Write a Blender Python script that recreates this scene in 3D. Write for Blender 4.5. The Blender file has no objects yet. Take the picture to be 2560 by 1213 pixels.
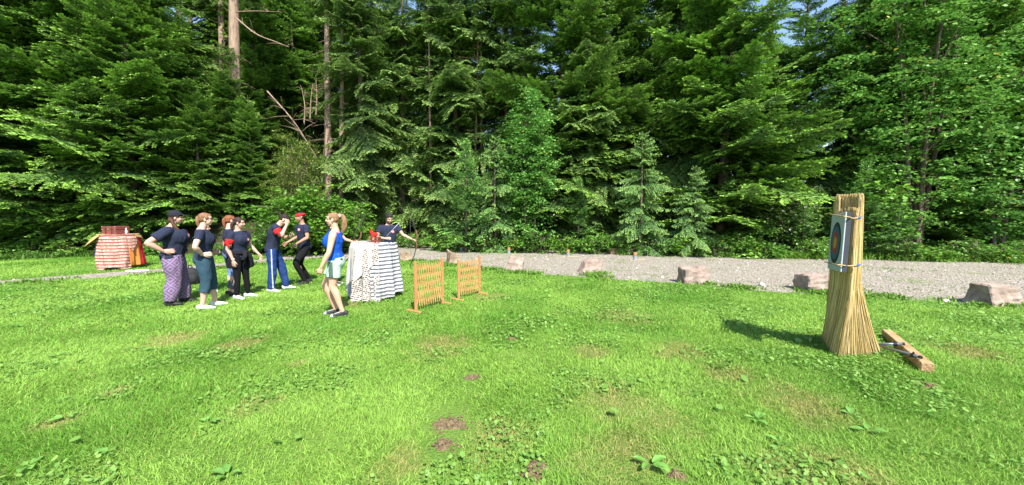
import bpy, bmesh, math, random
import numpy as np
from mathutils import Vector, Matrix, noise as mnoise
R = math.radians
PI = math.pi
scene = bpy.context.scene
col = scene.collection

# ------------------------------------------------------------------ camera
CAM_H = 1.65
FPX = 930.0                      # focal length in pixels of a 2560 px wide frame
PITCH = math.atan(66.5 / FPX)
cd = bpy.data.cameras.new("camera")
cam = bpy.data.objects.new("camera", cd)
col.objects.link(cam)
cam.location = (0, 0, CAM_H)
cam.rotation_euler = (PI / 2 - PITCH, 0, 0)
cd.sensor_width = 36
cd.lens = 36 * FPX / 2560
cd.clip_start = 0.05
cd.clip_end = 2000
scene.camera = cam

# ------------------------------------------------------------------ sky, sun, exposure
SUN_EL = R(50)
SUNV = Vector((0.36, -0.93, 0)).normalized() * math.cos(SUN_EL) + Vector((0, 0, math.sin(SUN_EL)))
world = bpy.data.worlds.new("World")
scene.world = world
world.use_nodes = True
wn = world.node_tree
bg = wn.nodes["Background"]
skyn = wn.nodes.new("ShaderNodeTexSky")
skyn.sky_type = 'NISHITA'
skyn.sun_disc = False
skyn.sun_elevation = SUN_EL
skyn.sun_rotation = math.atan2(SUNV.x, SUNV.y)
skyn.air_density = 1.0
skyn.dust_density = 0.6
skyn.ozone_density = 1.3
wn.links.new(skyn.outputs[0], bg.inputs[0])
bg.inputs[1].default_value = 0.125
sd = bpy.data.lights.new("sun", 'SUN')
sd.energy = 4.6
sd.angle = R(0.55)
sd.color = (1.0, 0.955, 0.88)
so = bpy.data.objects.new("sun", sd)
col.objects.link(so)
so.rotation_euler = (-SUNV).to_track_quat('-Z', 'Y').to_euler()
so.location = (5, -20, 30)
scene.view_settings.view_transform = 'Standard'
scene.view_settings.look = 'None'
scene.view_settings.gamma = 1
scene.view_settings.exposure = 1.25
scene.cycles.max_bounces = 6
scene.cycles.diffuse_bounces = 3
scene.cycles.glossy_bounces = 2
scene.cycles.transmission_bounces = 3
scene.cycles.transparent_max_bounces = 4

# ------------------------------------------------------------------ helpers
def ray(px, py):
    x = (px - 1280) / FPX
    v = (606.5 - py) / FPX
    c, s = math.cos(PITCH), math.sin(PITCH)
    return Vector((x, c + v * s, -s + v * c))

def gp(px, py, z=0.0):
    """point of the horizontal plane z seen at a pixel of the 2560 px photograph"""
    d = ray(px, py)
    t = (z - CAM_H) / d.z
    return Vector((d.x * t, d.y * t, z))

def at(px, py, Y):
    d = ray(px, py)
    t = Y / d.y
    return Vector((d.x * t, Y, CAM_H + d.z * t))

def tag(o, label=None, cat=None, group=None, kind=None):
    if label: o["label"] = label
    if cat: o["category"] = cat
    if group: o["group"] = group
    if kind: o["kind"] = kind
    return o

def empty(name, loc=(0, 0, 0), rz=0.0):
    o = bpy.data.objects.new(name, None)
    col.objects.link(o)
    o.location = loc
    o.rotation_euler = (0, 0, rz)
    o.empty_display_size = 0.2
    return o

def link_mesh(name, me, mat, parent=None):
    o = bpy.data.objects.new(name, me)
    col.objects.link(o)
    if mat is not None and not me.materials:
        me.materials.append(mat)
    o.parent = parent
    return o

def np_mesh(name, V, F, colr=None, smooth=False, uv=None):
    """V (n,3), F (m,k) all faces with k corners"""
    V = np.asarray(V, dtype=np.float32)
    F = np.asarray(F, dtype=np.int32)
    me = bpy.data.meshes.new(name)
    n, m, k = len(V), len(F), F.shape[1]
    me.vertices.add(n)
    me.vertices.foreach_set("co", V.ravel())
    me.loops.add(m * k)
    me.loops.foreach_set("vertex_index", F.ravel())
    me.polygons.add(m)
    me.polygons.foreach_set("loop_start", np.arange(0, m * k, k, dtype=np.int32))
    me.polygons.foreach_set("use_smooth", np.full(m, smooth, dtype=bool))
    me.update(calc_edges=True)
    if colr is not None:
        a = me.color_attributes.new("Col", 'FLOAT_COLOR', 'POINT')
        c = np.ones((n, 4), dtype=np.float32)
        c[:, :3] = colr
        a.data.foreach_set("color", c.ravel())
    if uv is not None:
        l = me.uv_layers.new(name="UVMap")
        l.data.foreach_set("uv", np.asarray(uv, dtype=np.float32)[F.ravel()].ravel())
    return me

def bm_mesh(name, bm, smooth=False):
    me = bpy.data.meshes.new(name)
    bm.normal_update()
    bm.to_mesh(me)
    bm.free()
    if smooth:
        me.polygons.foreach_set("use_smooth", np.ones(len(me.polygons), dtype=bool))
    return me

def box(bm, size, loc=(0, 0, 0), rot=None, bev=0.0):
    t = bmesh.new()
    bmesh.ops.create_cube(t, size=1)
    bmesh.ops.scale(t, vec=size, verts=t.verts)
    if bev:
        bmesh.ops.bevel(t, geom=t.edges[:], offset=bev, segments=1, affect='EDGES')
    M = Matrix.Translation(loc) @ (rot if rot is not None else Matrix.Identity(4))
    bmesh.ops.transform(t, matrix=M, verts=t.verts)
    me = bpy.data.meshes.new("t")
    t.to_mesh(me); t.free()
    bm.from_mesh(me)
    bpy.data.meshes.remove(me)

def bar(bm, a, b, w, h, bev=0.0, up=(0, 0, 1)):
    """rectangular bar from a to b"""
    a, b = Vector(a), Vector(b)
    d = b - a
    x = d.normalized()
    y = Vector(up).cross(x)
    if y.length < 1e-4: y = Vector((0, 1, 0))
    y.normalize()
    z = x.cross(y)
    M = Matrix((x, y, z)).transposed().to_4x4()
    box(bm, (d.length, w, h), (a + b) / 2, M, bev)

def tube(bm, pts, rad, seg=10, cap=True, side=None):
    """tube through pts; rad = float, list of floats or list of (r_side, r_other)"""
    pts = [Vector(p) for p in pts]
    n = len(pts)
    if not isinstance(rad, (list, tuple)): rad = [rad] * n
    rings = []
    prev = Vector(side) if side is not None else None
    for i, p in enumerate(pts):
        t = (pts[min(i + 1, n - 1)] - pts[max(i - 1, 0)]).normalized()
        if prev is None:
            prev = Vector((0, 0, 1)) if abs(t.z) < 0.9 else Vector((1, 0, 0))
        s = (prev - t * prev.dot(t))
        if s.length < 1e-4: s = t.orthogonal()
        s.normalize()
        if side is None: prev = s
        u = t.cross(s)
        r = rad[i]
        rs, ru = (r if isinstance(r, (list, tuple)) else (r, r))
        rings.append([bm.verts.new(p + s * rs * math.cos(2 * PI * k / seg) + u * ru * math.sin(2 * PI * k / seg)) for k in range(seg)])
    for a, b in zip(rings, rings[1:]):
        for k in range(seg):
            bm.faces.new((a[k], a[(k + 1) % seg], b[(k + 1) % seg], b[k]))
    if cap:
        bm.faces.new(list(reversed(rings[0])))
        bm.faces.new(rings[-1])
    return rings

def ellipsoid(bm, c, r, M=None, sub=2):
    m = Matrix.Translation(c) @ (M if M is not None else Matrix.Identity(4)) @ Matrix.Diagonal((r[0], r[1], r[2], 1))
    bmesh.ops.create_icosphere(bm, subdivisions=sub, radius=1, matrix=m)

def spline(pts, n):
    """Catmull-Rom through tuples of numbers, n samples"""
    P = np.array(pts, dtype=float)
    if len(P) < 3:
        return [tuple(P[0] * (1 - t) + P[-1] * t) for t in np.linspace(0, 1, n)]
    Q = np.vstack([2 * P[0] - P[1], P, 2 * P[-1] - P[-2]])
    out = []
    for t in np.linspace(0, len(P) - 1 - 1e-6, n):
        i = int(t); u = t - i
        a, b, c, d = Q[i], Q[i + 1], Q[i + 2], Q[i + 3]
        out.append(tuple(0.5 * ((2 * b) + (c - a) * u + (2 * a - 5 * b + 4 * c - d) * u * u + (-a + 3 * b - 3 * c + d) * u ** 3)))
    return out

def remesh(bm, voxel, smooth_iter=2, smooth_fac=0.5):
    me = bpy.data.meshes.new("t")
    bmesh.ops.recalc_face_normals(bm, faces=bm.faces)
    bm.to_mesh(me); bm.free()
    o = bpy.data.objects.new("t", me)
    col.objects.link(o)
    m = o.modifiers.new("r", 'REMESH')
    m.mode = 'VOXEL'
    m.voxel_size = voxel
    m.use_smooth_shade = True
    if smooth_iter:
        s = o.modifiers.new("s", 'SMOOTH')
        s.factor = smooth_fac
        s.iterations = smooth_iter
    dg = bpy.context.evaluated_depsgraph_get()
    dg.update()
    res = bpy.data.meshes.new_from_object(o.evaluated_get(dg))
    bpy.data.objects.remove(o)
    bpy.data.meshes.remove(me)
    return res

def get_v(me):
    a = np.empty(len(me.vertices) * 3, dtype=np.float32)
    me.vertices.foreach_get("co", a)
    return a.reshape(-1, 3)

def get_n(me):
    a = np.empty(len(me.vertices) * 3, dtype=np.float32)
    me.vertices.foreach_get("normal", a)
    return a.reshape(-1, 3)

def set_v(me, V):
    me.vertices.foreach_set("co", np.asarray(V, dtype=np.float32).ravel())
    me.update()

def set_col(me, C):
    a = me.color_attributes.new("Col", 'FLOAT_COLOR', 'POINT')
    c = np.ones((len(me.vertices), 4), dtype=np.float32)
    c[:, :3] = C
    a.data.foreach_set("color", c.ravel())

def hash3(i, j, k, seed):
    with np.errstate(over='ignore'):
        h = (i.astype(np.int64) * 374761393 + j.astype(np.int64) * 668265263 + k.astype(np.int64) * 2147483647 + seed * 1274126177) & 0xffffffff
        h = ((h ^ (h >> 13)) * 1274126177) & 0xffffffff
        h = h ^ (h >> 16)
    return (h & 0xffffff) / float(0xffffff)

def vnoise(P, scale=1.0, seed=0):
    """value noise in 0..1 on (n,2) or (n,3) points"""
    P = np.asarray(P, dtype=np.float64) * scale
    if P.shape[1] == 2:
        P = np.hstack([P, np.zeros((len(P), 1))])
    I = np.floor(P).astype(np.int64)
    f = P - I
    f = f * f * (3 - 2 * f)
    r = 0
    for dx in (0, 1):
        for dy in (0, 1):
            for dz in (0, 1):
                w = (f[:, 0] if dx else 1 - f[:, 0]) * (f[:, 1] if dy else 1 - f[:, 1]) * (f[:, 2] if dz else 1 - f[:, 2])
                r = r + w * hash3(I[:, 0] + dx, I[:, 1] + dy, I[:, 2] + dz, seed)
    return r

def fbm(P, scale=1.0, seed=0, oct=3):
    s, a, t = 0, 1.0, 0
    for o in range(oct):
        s = s + a * vnoise(P, scale * 2 ** o, seed + o * 17)
        t += a
        a *= 0.5
    return s / t

def in_poly(X, Y, poly):
    inside = np.zeros(len(X), dtype=bool)
    n = len(poly)
    j = n - 1
    for i in range(n):
        xi, yi = poly[i]; xj, yj = poly[j]
        c = ((yi > Y) != (yj > Y)) & (X < (xj - xi) * (Y - yi) / (yj - yi + 1e-12) + xi)
        inside ^= c
        j = i
    return inside

# ------------------------------------------------------------------ materials
def nt(name):
    m = bpy.data.materials.new(name)
    m.use_nodes = True
    t = m.node_tree
    for n in list(t.nodes): t.nodes.remove(n)
    out = t.nodes.new("ShaderNodeOutputMaterial")
    return m, t, out

def N(t, typ, **kw):
    n = t.nodes.new(typ)
    for k, v in kw.items():
        if k.startswith("_"): setattr(n, k[1:], v)
        else: n.inputs[k.replace("__", " ")].default_value = v
    return n

def principled(t, out, rough=0.7, spec=0.3):
    b = t.nodes.new("ShaderNodeBsdfPrincipled")
    b.inputs["Roughness"].default_value = rough
    b.inputs["Specular IOR Level"].default_value = spec
    t.links.new(b.outputs[0], out.inputs[0])
    return b

def mat_plain(name, c, rough=0.7, spec=0.3, vary=0.15, scale=8.0, bump=0.0, bscale=40.0, metal=0.0, stretch=None, col2=None):
    m, t, out = nt(name)
    b = principled(t, out, rough, spec)
    b.inputs["Metallic"].default_value = metal
    tc = N(t, "ShaderNodeTexCoord")
    src = tc.outputs["Object"]
    if stretch:
        mp = N(t, "ShaderNodeMapping")
        mp.inputs["Scale"].default_value = stretch
        t.links.new(src, mp.inputs[0]); src = mp.outputs[0]
    nz = N(t, "ShaderNodeTexNoise", Scale=scale, Detail=5.0, Roughness=0.6)
    t.links.new(src, nz.inputs["Vector"])
    rp = N(t, "ShaderNodeValToRGB")
    c2 = col2 if col2 else tuple(min(1, x * (1 + vary)) for x in c)
    c1 = tuple(x * (1 - vary) for x in c) if not col2 else c
    rp.color_ramp.elements[0].position = 0.33
    rp.color_ramp.elements[1].position = 0.67
    rp.color_ramp.elements[0].color = (*c1, 1)
    rp.color_ramp.elements[1].color = (*c2, 1)
    t.links.new(nz.outputs[0], rp.inputs[0])
    t.links.new(rp.outputs[0], b.inputs["Base Color"])
    if bump:
        n2 = N(t, "ShaderNodeTexNoise", Scale=bscale, Detail=4.0)
        t.links.new(src, n2.inputs["Vector"])
        bp = N(t, "ShaderNodeBump", Strength=bump, Distance=0.02)
        t.links.new(n2.outputs[0], bp.inputs["Height"])
        t.links.new(bp.outputs[0], b.inputs["Normal"])
    return m

def mat_attr(name, rough=0.8, spec=0.2, vary=0.12, scale=30.0, bump=0.15, sheen=0.0, sss=0.0):
    """base colour comes from the Col attribute, mottled a little"""
    m, t, out = nt(name)
    b = principled(t, out, rough, spec)
    at_ = N(t, "ShaderNodeAttribute", _attribute_name="Col")
    tc = N(t, "ShaderNodeTexCoord")
    nz = N(t, "ShaderNodeTexNoise", Scale=scale, Detail=4.0)
    t.links.new(tc.outputs["Object"], nz.inputs["Vector"])
    mr = N(t, "ShaderNodeMapRange")
    mr.inputs["To Min"].default_value = 1 - vary * 1.6
    mr.inputs["To Max"].default_value = 1 + vary * 1.6
    t.links.new(nz.outputs[0], mr.inputs[0])
    hv = N(t, "ShaderNodeHueSaturation")
    t.links.new(mr.outputs[0], hv.inputs["Value"])
    t.links.new(at_.outputs["Color"], hv.inputs["Color"])
    t.links.new(hv.outputs[0], b.inputs["Base Color"])
    if sss:
        b.inputs["Subsurface Weight"].default_value = sss
        b.inputs["Subsurface Radius"].default_value = (0.01, 0.004, 0.002)
    if bump:
        bp = N(t, "ShaderNodeBump", Strength=bump, Distance=0.01)
        n2 = N(t, "ShaderNodeTexNoise", Scale=scale * 2.5, Detail=3.0)
        t.links.new(tc.outputs["Object"], n2.inputs["Vector"])
        t.links.new(n2.outputs[0], bp.inputs["Height"])
        t.links.new(bp.outputs[0], b.inputs["Normal"])
    return m

def mat_leaf(name, trans=0.3, rough=0.5, spec=0.25, sat=1.0, val=1.0, tint=None):
    """foliage: Col attribute, diffuse + translucent, slight gloss, each plant a shade of its own"""
    m, t, out = nt(name)
    at_ = N(t, "ShaderNodeAttribute", _attribute_name="Col")
    oi = N(t, "ShaderNodeObjectInfo")
    mr = N(t, "ShaderNodeMapRange")
    mr.inputs["To Min"].default_value = 0.82 * val
    mr.inputs["To Max"].default_value = 1.18 * val
    t.links.new(oi.outputs["Random"], mr.inputs[0])
    hv = N(t, "ShaderNodeHueSaturation", Saturation=sat)
    t.links.new(mr.outputs[0], hv.inputs["Value"])
    t.links.new(at_.outputs["Color"], hv.inputs["Color"])
    b = N(t, "ShaderNodeBsdfPrincipled")
    b.inputs["Roughness"].default_value = rough
    b.inputs["Specular IOR Level"].default_value = spec
    tr = N(t, "ShaderNodeBsdfTranslucent")
    t.links.new(hv.outputs[0], b.inputs["Base Color"])
    t.links.new(hv.outputs[0], tr.inputs["Color"])
    mx = N(t, "ShaderNodeMixShader", Fac=trans)
    t.links.new(b.outputs[0], mx.inputs[1])
    t.links.new(tr.outputs[0], mx.inputs[2])
    t.links.new(mx.outputs[0], out.inputs[0])
    return m

def mat_ground(name, stops, scale=1.2, fine=60.0, bump=0.6, rough=0.95, finefac=0.5, bscale=None):
    m, t, out = nt(name)
    b = principled(t, out, rough, 0.15)
    tc = N(t, "ShaderNodeTexCoord")
    n1 = N(t, "ShaderNodeTexNoise", Scale=scale, Detail=6.0, Roughness=0.65)
    n2 = N(t, "ShaderNodeTexNoise", Scale=fine, Detail=3.0, Roughness=0.7)
    for n in (n1, n2): t.links.new(tc.outputs["Object"], n.inputs["Vector"])
    mx = N(t, "ShaderNodeMix", _data_type='FLOAT')
    mx.inputs[0].default_value = finefac
    t.links.new(n1.outputs[0], mx.inputs[2]); t.links.new(n2.outputs[0], mx.inputs[3])
    rp = N(t, "ShaderNodeValToRGB")
    e = rp.color_ramp.elements
    e[0].position, e[0].color = stops[0][0], (*stops[0][1], 1)
    e[1].position, e[1].color = stops[-1][0], (*stops[-1][1], 1)
    for p, c in stops[1:-1]:
        x = e.new(p); x.color = (*c, 1)
    t.links.new(mx.outputs[0], rp.inputs[0])
    t.links.new(rp.outputs[0], b.inputs["Base Color"])
    bp = N(t, "ShaderNodeBump", Strength=bump, Distance=0.03)
    n3 = N(t, "ShaderNodeTexNoise", Scale=bscale or fine, Detail=4.0)
    t.links.new(tc.outputs["Object"], n3.inputs["Vector"])
    t.links.new(n3.outputs[0], bp.inputs["Height"])
    t.links.new(bp.outputs[0], b.inputs["Normal"])
    return m

M = {}
M['lawn'] = mat_ground("lawn", [(0.30, (0.055, 0.11, 0.018)), (0.5, (0.11, 0.20, 0.03)), (0.62, (0.16, 0.24, 0.05)), (0.75, (0.20, 0.20, 0.07))], 0.9, 45.0, 0.9)
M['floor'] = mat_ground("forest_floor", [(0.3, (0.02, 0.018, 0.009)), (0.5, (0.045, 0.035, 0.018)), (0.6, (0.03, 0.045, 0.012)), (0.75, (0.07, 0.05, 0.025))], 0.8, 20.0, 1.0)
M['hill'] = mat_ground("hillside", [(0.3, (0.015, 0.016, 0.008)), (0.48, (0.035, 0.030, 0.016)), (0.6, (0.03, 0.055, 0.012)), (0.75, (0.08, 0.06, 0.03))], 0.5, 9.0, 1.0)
M['needle'] = mat_leaf("conifer_needles", 0.18, 0.55, 0.25)
M['leaf'] = mat_leaf("broad_leaves", 0.32, 0.42, 0.35)
M['grass'] = mat_leaf("grass_blades", 0.35, 0.55, 0.25)
M['skin'] = mat_attr("skin", 0.55, 0.35, 0.05, 12.0, 0.04, sss=0.1)
M['cloth'] = mat_attr("garment_cloth", 0.9, 0.12, 0.10, 25.0, 0.25)
M['hair'] = mat_attr("hair", 0.6, 0.2, 0.30, 60.0, 0.5)
M['shoe'] = mat_attr("shoe_leather", 0.6, 0.3, 0.08, 30.0, 0.1)
# ------------------------------------------------------------------ ground, gravel, hill
def hill_h(X, Y):
    X = np.asarray(X, dtype=float); Y = np.asarray(Y, dtype=float)
    q = X / np.maximum(Y, 1.0)
    f = np.clip((-0.36 - q) / 0.24, 0, 1); f = f * f * (3 - 2 * f)
    start = 15.8
    d = np.clip(Y - start, 0, None)
    h = 0.78 * d - 0.25 * np.exp(-d / 1.0) * d
    h = np.minimum(h, 17 + 0.12 * d)
    P = np.stack([X, Y], 1)
    n = fbm(P, 0.35, 5, 3) - 0.5
    return np.clip(h * f * (1 + 0.25 * n) + n * 1.2 * np.clip(d / 4, 0, 1) * f, 0, None)

def grid_mesh(name, x0, x1, y0, y1, nx, ny, zf, mat):
    xs = np.linspace(x0, x1, nx); ys = np.linspace(y0, y1, ny)
    X, Y = np.meshgrid(xs, ys)
    X = X.ravel(); Y = Y.ravel()
    V = np.stack([X, Y, zf(X, Y)], 1)
    i, j = np.meshgrid(np.arange(nx - 1), np.arange(ny - 1))
    a = (j * nx + i).ravel()
    F = np.stack([a, a + 1, a + nx + 1, a + nx], 1)
    return link_mesh(name, np_mesh(name, V, F, smooth=True), mat)

g = grid_mesh("ground", -900, 900, -900, 900, 3, 3, lambda X, Y: np.zeros_like(X), M['lawn'])
tag(g, kind="structure")

near_px = [(3100, 835), (2700, 790), (2560, 770), (2440, 764), (2300, 752), (2150, 742), (2000, 735), (1900, 728), (1800, 718), (1680, 710), (1560, 702), (1450, 694), (1330, 686), (1250, 680), (1150, 668), (1060, 655), (1000, 650), (900, 650), (800, 650), (700, 655), (600, 667), (480, 681), (380, 686), (200, 699), (0, 714), (-300, 742)]
far_px = [(-300, 728), (0, 702), (200, 688), (380, 674), (480, 665), (600, 655), (700, 644), (760, 637), (820, 627), (880, 615), (940, 606), (1010, 601), (1080, 602), (1110, 612), (1200, 619), (1400, 627), (1600, 634), (1800, 641), (2000, 646), (2200, 650), (2400, 654), (2560, 658), (2700, 662), (3100, 672)]
def refine(pts, step=0.35, amp=0.10, seed=3):
    W = [gp(*p) for p in pts]
    out = []
    for a, b in zip(W, W[1:]):
        n = max(1, int((b - a).length / step))
        for k in range(n):
            out.append(a.lerp(b, k / n))
    out.append(W[-1])
    A = np.array([[p.x, p.y] for p in out])
    A[:, 0] += (vnoise(A, 1.3, seed) - 0.5) * amp * 2
    A[:, 1] += (fbm(A, 1.7, seed + 9) - 0.5) * amp * 4
    return A
near_w = refine(near_px, amp=0.10)
far_w = refine(far_px, amp=0.12, seed=8)
gravel_poly = np.vstack([near_w, far_w])
bm = bmesh.new()
vs = [bm.verts.new((x, y, 0.006)) for x, y in gravel_poly]
f = bm.faces.new(vs)
bmesh.ops.triangulate(bm, faces=[f])
for f in bm.faces:
    if f.normal.z < 0: f.normal_flip()
m, t, out = nt("gravel")
b = principled(t, out, 0.95, 0.15)
tc = N(t, "ShaderNodeTexCoord")
v = N(t, "ShaderNodeTexVoronoi", Scale=26.0)
v2 = N(t, "ShaderNodeTexNoise", Scale=0.7, Detail=5.0, Roughness=0.7)
v3 = N(t, "ShaderNodeTexNoise", Scale=30.0, Detail=6.0, Roughness=0.8)
for n in (v, v2, v3): t.links.new(tc.outputs["Object"], n.inputs["Vector"])
bw = N(t, "ShaderNodeSeparateColor")
t.links.new(v.outputs["Color"], bw.inputs[0])
ad = N(t, "ShaderNodeMix", _data_type='FLOAT'); ad.inputs[0].default_value = 0.55
t.links.new(bw.outputs[0], ad.inputs[2]); t.links.new(v3.outputs[0], ad.inputs[3])
rp = N(t, "ShaderNodeValToRGB")
e = rp.color_ramp.elements
e[0].position, e[0].color = 0.22, (0.125, 0.113, 0.092, 1)
e[1].position, e[1].color = 0.85, (0.44, 0.395, 0.325, 1)
x = e.new(0.5); x.color = (0.285, 0.253, 0.205, 1)
t.links.new(ad.outputs[0], rp.inputs[0])
mo = N(t, "ShaderNodeValToRGB")
e = mo.color_ramp.elements
e[0].position, e[0].color = 0.56, (0, 0, 0, 1)
e[1].position, e[1].color = 0.72, (1, 1, 1, 1)
t.links.new(v2.outputs[0], mo.inputs[0])
mx = N(t, "ShaderNodeMix", _data_type='RGBA')
t.links.new(mo.outputs[0], mx.inputs[0]); t.links.new(rp.outputs[0], mx.inputs[6])
mx.inputs[7].default_value = (0.16, 0.20, 0.07, 1)
t.links.new(mx.outputs[2], b.inputs["Base Color"])
bp = N(t, "ShaderNodeBump", Strength=1.0, Distance=0.03)
t.links.new(v.outputs["Distance"], bp.inputs["Height"])
t.links.new(bp.outputs[0], b.inputs["Normal"])
M['gravel'] = m
tag(link_mesh("gravel_path", bm_mesh("gravel_path", bm), m), kind="structure")

# forest floor behind the gravel and the left lawn, then the hillside
edge_px = [(-900, 690), (-300, 665), (0, 651), (150, 645), (300, 640), (420, 634), (600, 626), (760, 618), (900, 606), (950, 600)]
edge_w = refine(edge_px, amp=0.15, seed=21)
far2 = far_w[np.argmin(np.abs(far_w[:, 0] - gp(1015, 601).x)):] + np.array([0, 0.45])
fl = [tuple(p) for p in edge_w] + [(p[0], p[1]) for p in far2 if p[0] > edge_w[-1][0]] + [(60, 14), (200, 14), (200, 200), (-200, 200), (-200, 17)]
floor_poly = fl
bm = bmesh.new()
f = bm.faces.new([bm.verts.new((x, y, 0.010)) for x, y in fl])
bmesh.ops.triangulate(bm, faces=[f])
for f in bm.faces:
    if f.normal.z < 0: f.normal_flip()
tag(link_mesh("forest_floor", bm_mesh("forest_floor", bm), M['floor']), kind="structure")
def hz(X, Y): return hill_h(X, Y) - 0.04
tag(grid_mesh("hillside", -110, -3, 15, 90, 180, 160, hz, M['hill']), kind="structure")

# ------------------------------------------------------------------ lawn: blades of grass
rng = np.random.default_rng(11)
def lawn_mask(X, Y):
    P = np.stack([X, Y], 1)
    jx = X + (vnoise(P, 5, 31) - .5) * .18
    jy = Y + (vnoise(P, 5, 32) - .5) * .25
    return ~in_poly(jx, jy, gravel_poly) & ~in_poly(X, Y, floor_poly)

# bare and straw-coloured spots seen in the lawn (photo pixel, radius m, soil/straw)
spots = [((1130, 1060), .20, 's'), ((1105, 1112), .13, 's'), ((1180, 945), .12, 's'), ((1530, 1003), .30, 'd'), ((1645, 1055), .24, 'd'),
         ((1330, 1190), .10, 's'), ((1690, 1190), .09, 's'), ((1280, 848), .10, 's'), ((650, 1012), .16, 'd'), ((295, 978), .10, 'd'),
         ((740, 912), .10, 'd'), ((600, 862), .25, 'd'), ((1100, 868), .35, 'd'), ((1820, 935), .25, 'd'), ((1340, 1170), .12, 's'),
         ((1560, 1150), .3, 'd'), ((2000, 1010), .35, 'd'), ((2320, 965), .12, 's'), ((1480, 880), .2, 'd'), ((1000, 1160), .15, 'd'),
         ((1240, 1100), .25, 'd'), ((2120, 1180), .2, 'd'), ((440, 850), .3, 'd'), ((1700, 880), .3, 'd'), ((150, 1060), .12, 'd'),
         ((1230, 745), .3, 'd'), ((1560, 790), .4, 'd'), ((880, 760), .3, 'd'), ((2420, 880), .3, 'd'), ((1990, 1190), .2, 'd')]
spotw = [(gp(*p), r, k) for p, r, k in spots]

def blades(dist0, dist1, dens, w, h, seed):
    rg = np.random.default_rng(seed)
    hw = 1.42 * dist1 + 3.2
    n = int(dens * 2 * hw * (dist1 - dist0))
    X = rg.uniform(-hw, hw, n); Y = rg.uniform(dist0, dist1, n)
    k = (np.abs(X) < 1.42 * Y + 3.2) & lawn_mask(X, Y)
    X, Y = X[k], Y[k]
    P = np.stack([X, Y], 1)
    big = fbm(P, 0.55, 3, 3)
    mid = fbm(P, 2.3, 7, 3)
    keep = rg.random(len(X)) < np.clip(0.35 + 1.1 * mid, 0.3, 1)
    dead = np.zeros(len(X)); soil = np.zeros(len(X))
    for c, r, kd in spotw:
        d = np.hypot((X - c.x), (Y - c.y) * 0.9) / r + (vnoise(P, 9, 5) - .5) * 0.9
        s = np.clip(1.35 - d, 0, 1)
        if kd == 's': soil = np.maximum(soil, s)
        else: dead = np.maximum(dead, s)
    keep &= rg.random(len(X)) > np.clip(soil * 1.6, 0, .97)
    X, Y, big, mid, dead, P = X[keep], Y[keep], big[keep], mid[keep], dead[keep], P[keep]
    n = len(X)
    H = h * (0.45 + 1.1 * mid) * rg.uniform(0.55, 1.35, n) * (1 - 0.45 * dead)
    W = w * rg.uniform(0.6, 1.3, n)
    ang = rg.uniform(0, 2 * PI, n)
    # lean directions cluster in swirls
    la = fbm(P, 0.9, 44, 2) * 4 * PI + rg.normal(0, 1.6, n)
    lean = rg.uniform(0.2, 1.3, n)
    dx, dy = np.cos(la), np.sin(la)
    sx, sy = np.cos(ang), np.sin(ang)
    V = np.zeros((n, 6, 3), dtype=np.float32)
    for i, (t, ww) in enumerate(((0, 1.0), (0.55, 0.8), (1.0, 0.12))):
        off = lean * H * (t ** 1.7)
        zz = H * (t - 0.22 * lean * t * t)
        cx = X + dx * off; cy = Y + dy * off
        V[:, 2 * i, 0] = cx - sx * W * ww / 2; V[:, 2 * i, 1] = cy - sy * W * ww / 2; V[:, 2 * i, 2] = zz
        V[:, 2 * i + 1, 0] = cx + sx * W * ww / 2; V[:, 2 * i + 1, 1] = cy + sy * W * ww / 2; V[:, 2 * i + 1, 2] = zz
    b = np.arange(n) * 6
    F = np.concatenate([np.stack([b, b + 1, b + 3, b + 2], 1), np.stack([b + 2, b + 3, b + 5, b + 4], 1)])
    g1 = np.array([0.135, 0.305, 0.034]); g2 = np.array([0.285, 0.475, 0.080]); g3 = np.array([0.40, 0.36, 0.13])
    u = np.clip((big - 0.5) * 3.2 + 0.5 + rg.normal(0, .22, n), 0, 1)[:, None]
    C = g1 * (1 - u) + g2 * u
    yl = np.clip(dead * 0.9 + (rg.random(n) < 0.035) * 0.8, 0, 1)[:, None]
    C = C * (1 - yl) + g3 * yl
    C = C * rg.uniform(0.75, 1.2, n)[:, None]
    C6 = np.repeat(C[:, None, :], 6, 1)
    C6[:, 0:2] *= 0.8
    return V.reshape(-1, 3), F, C6.reshape(-1, 3)

GQ = 1.0
layers = [(1.0, 1.75, 5000, .0045, .042), (1.75, 3.2, 11000, .0045, .042), (3.2, 5.0, 7000, .0060, .042), (5.0, 8.0, 3600, .009, .042), (8.0, 12.0, 1500, .014, .045), (12, 17.5, 750, .020, .055)]
Vs, Fs, Cs, base = [], [], [], 0
for i, L in enumerate(layers):
    V, F, C = blades(L[0], L[1], L[2] * GQ, L[3], L[4], 100 + i)
    Vs.append(V); Fs.append(F + base); Cs.append(C); base += len(V)
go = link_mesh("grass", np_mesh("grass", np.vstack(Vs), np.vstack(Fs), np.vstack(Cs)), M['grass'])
tag(go, "bright green mown lawn grass with yellowish dry spots", "grass", kind="stuff")

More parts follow.
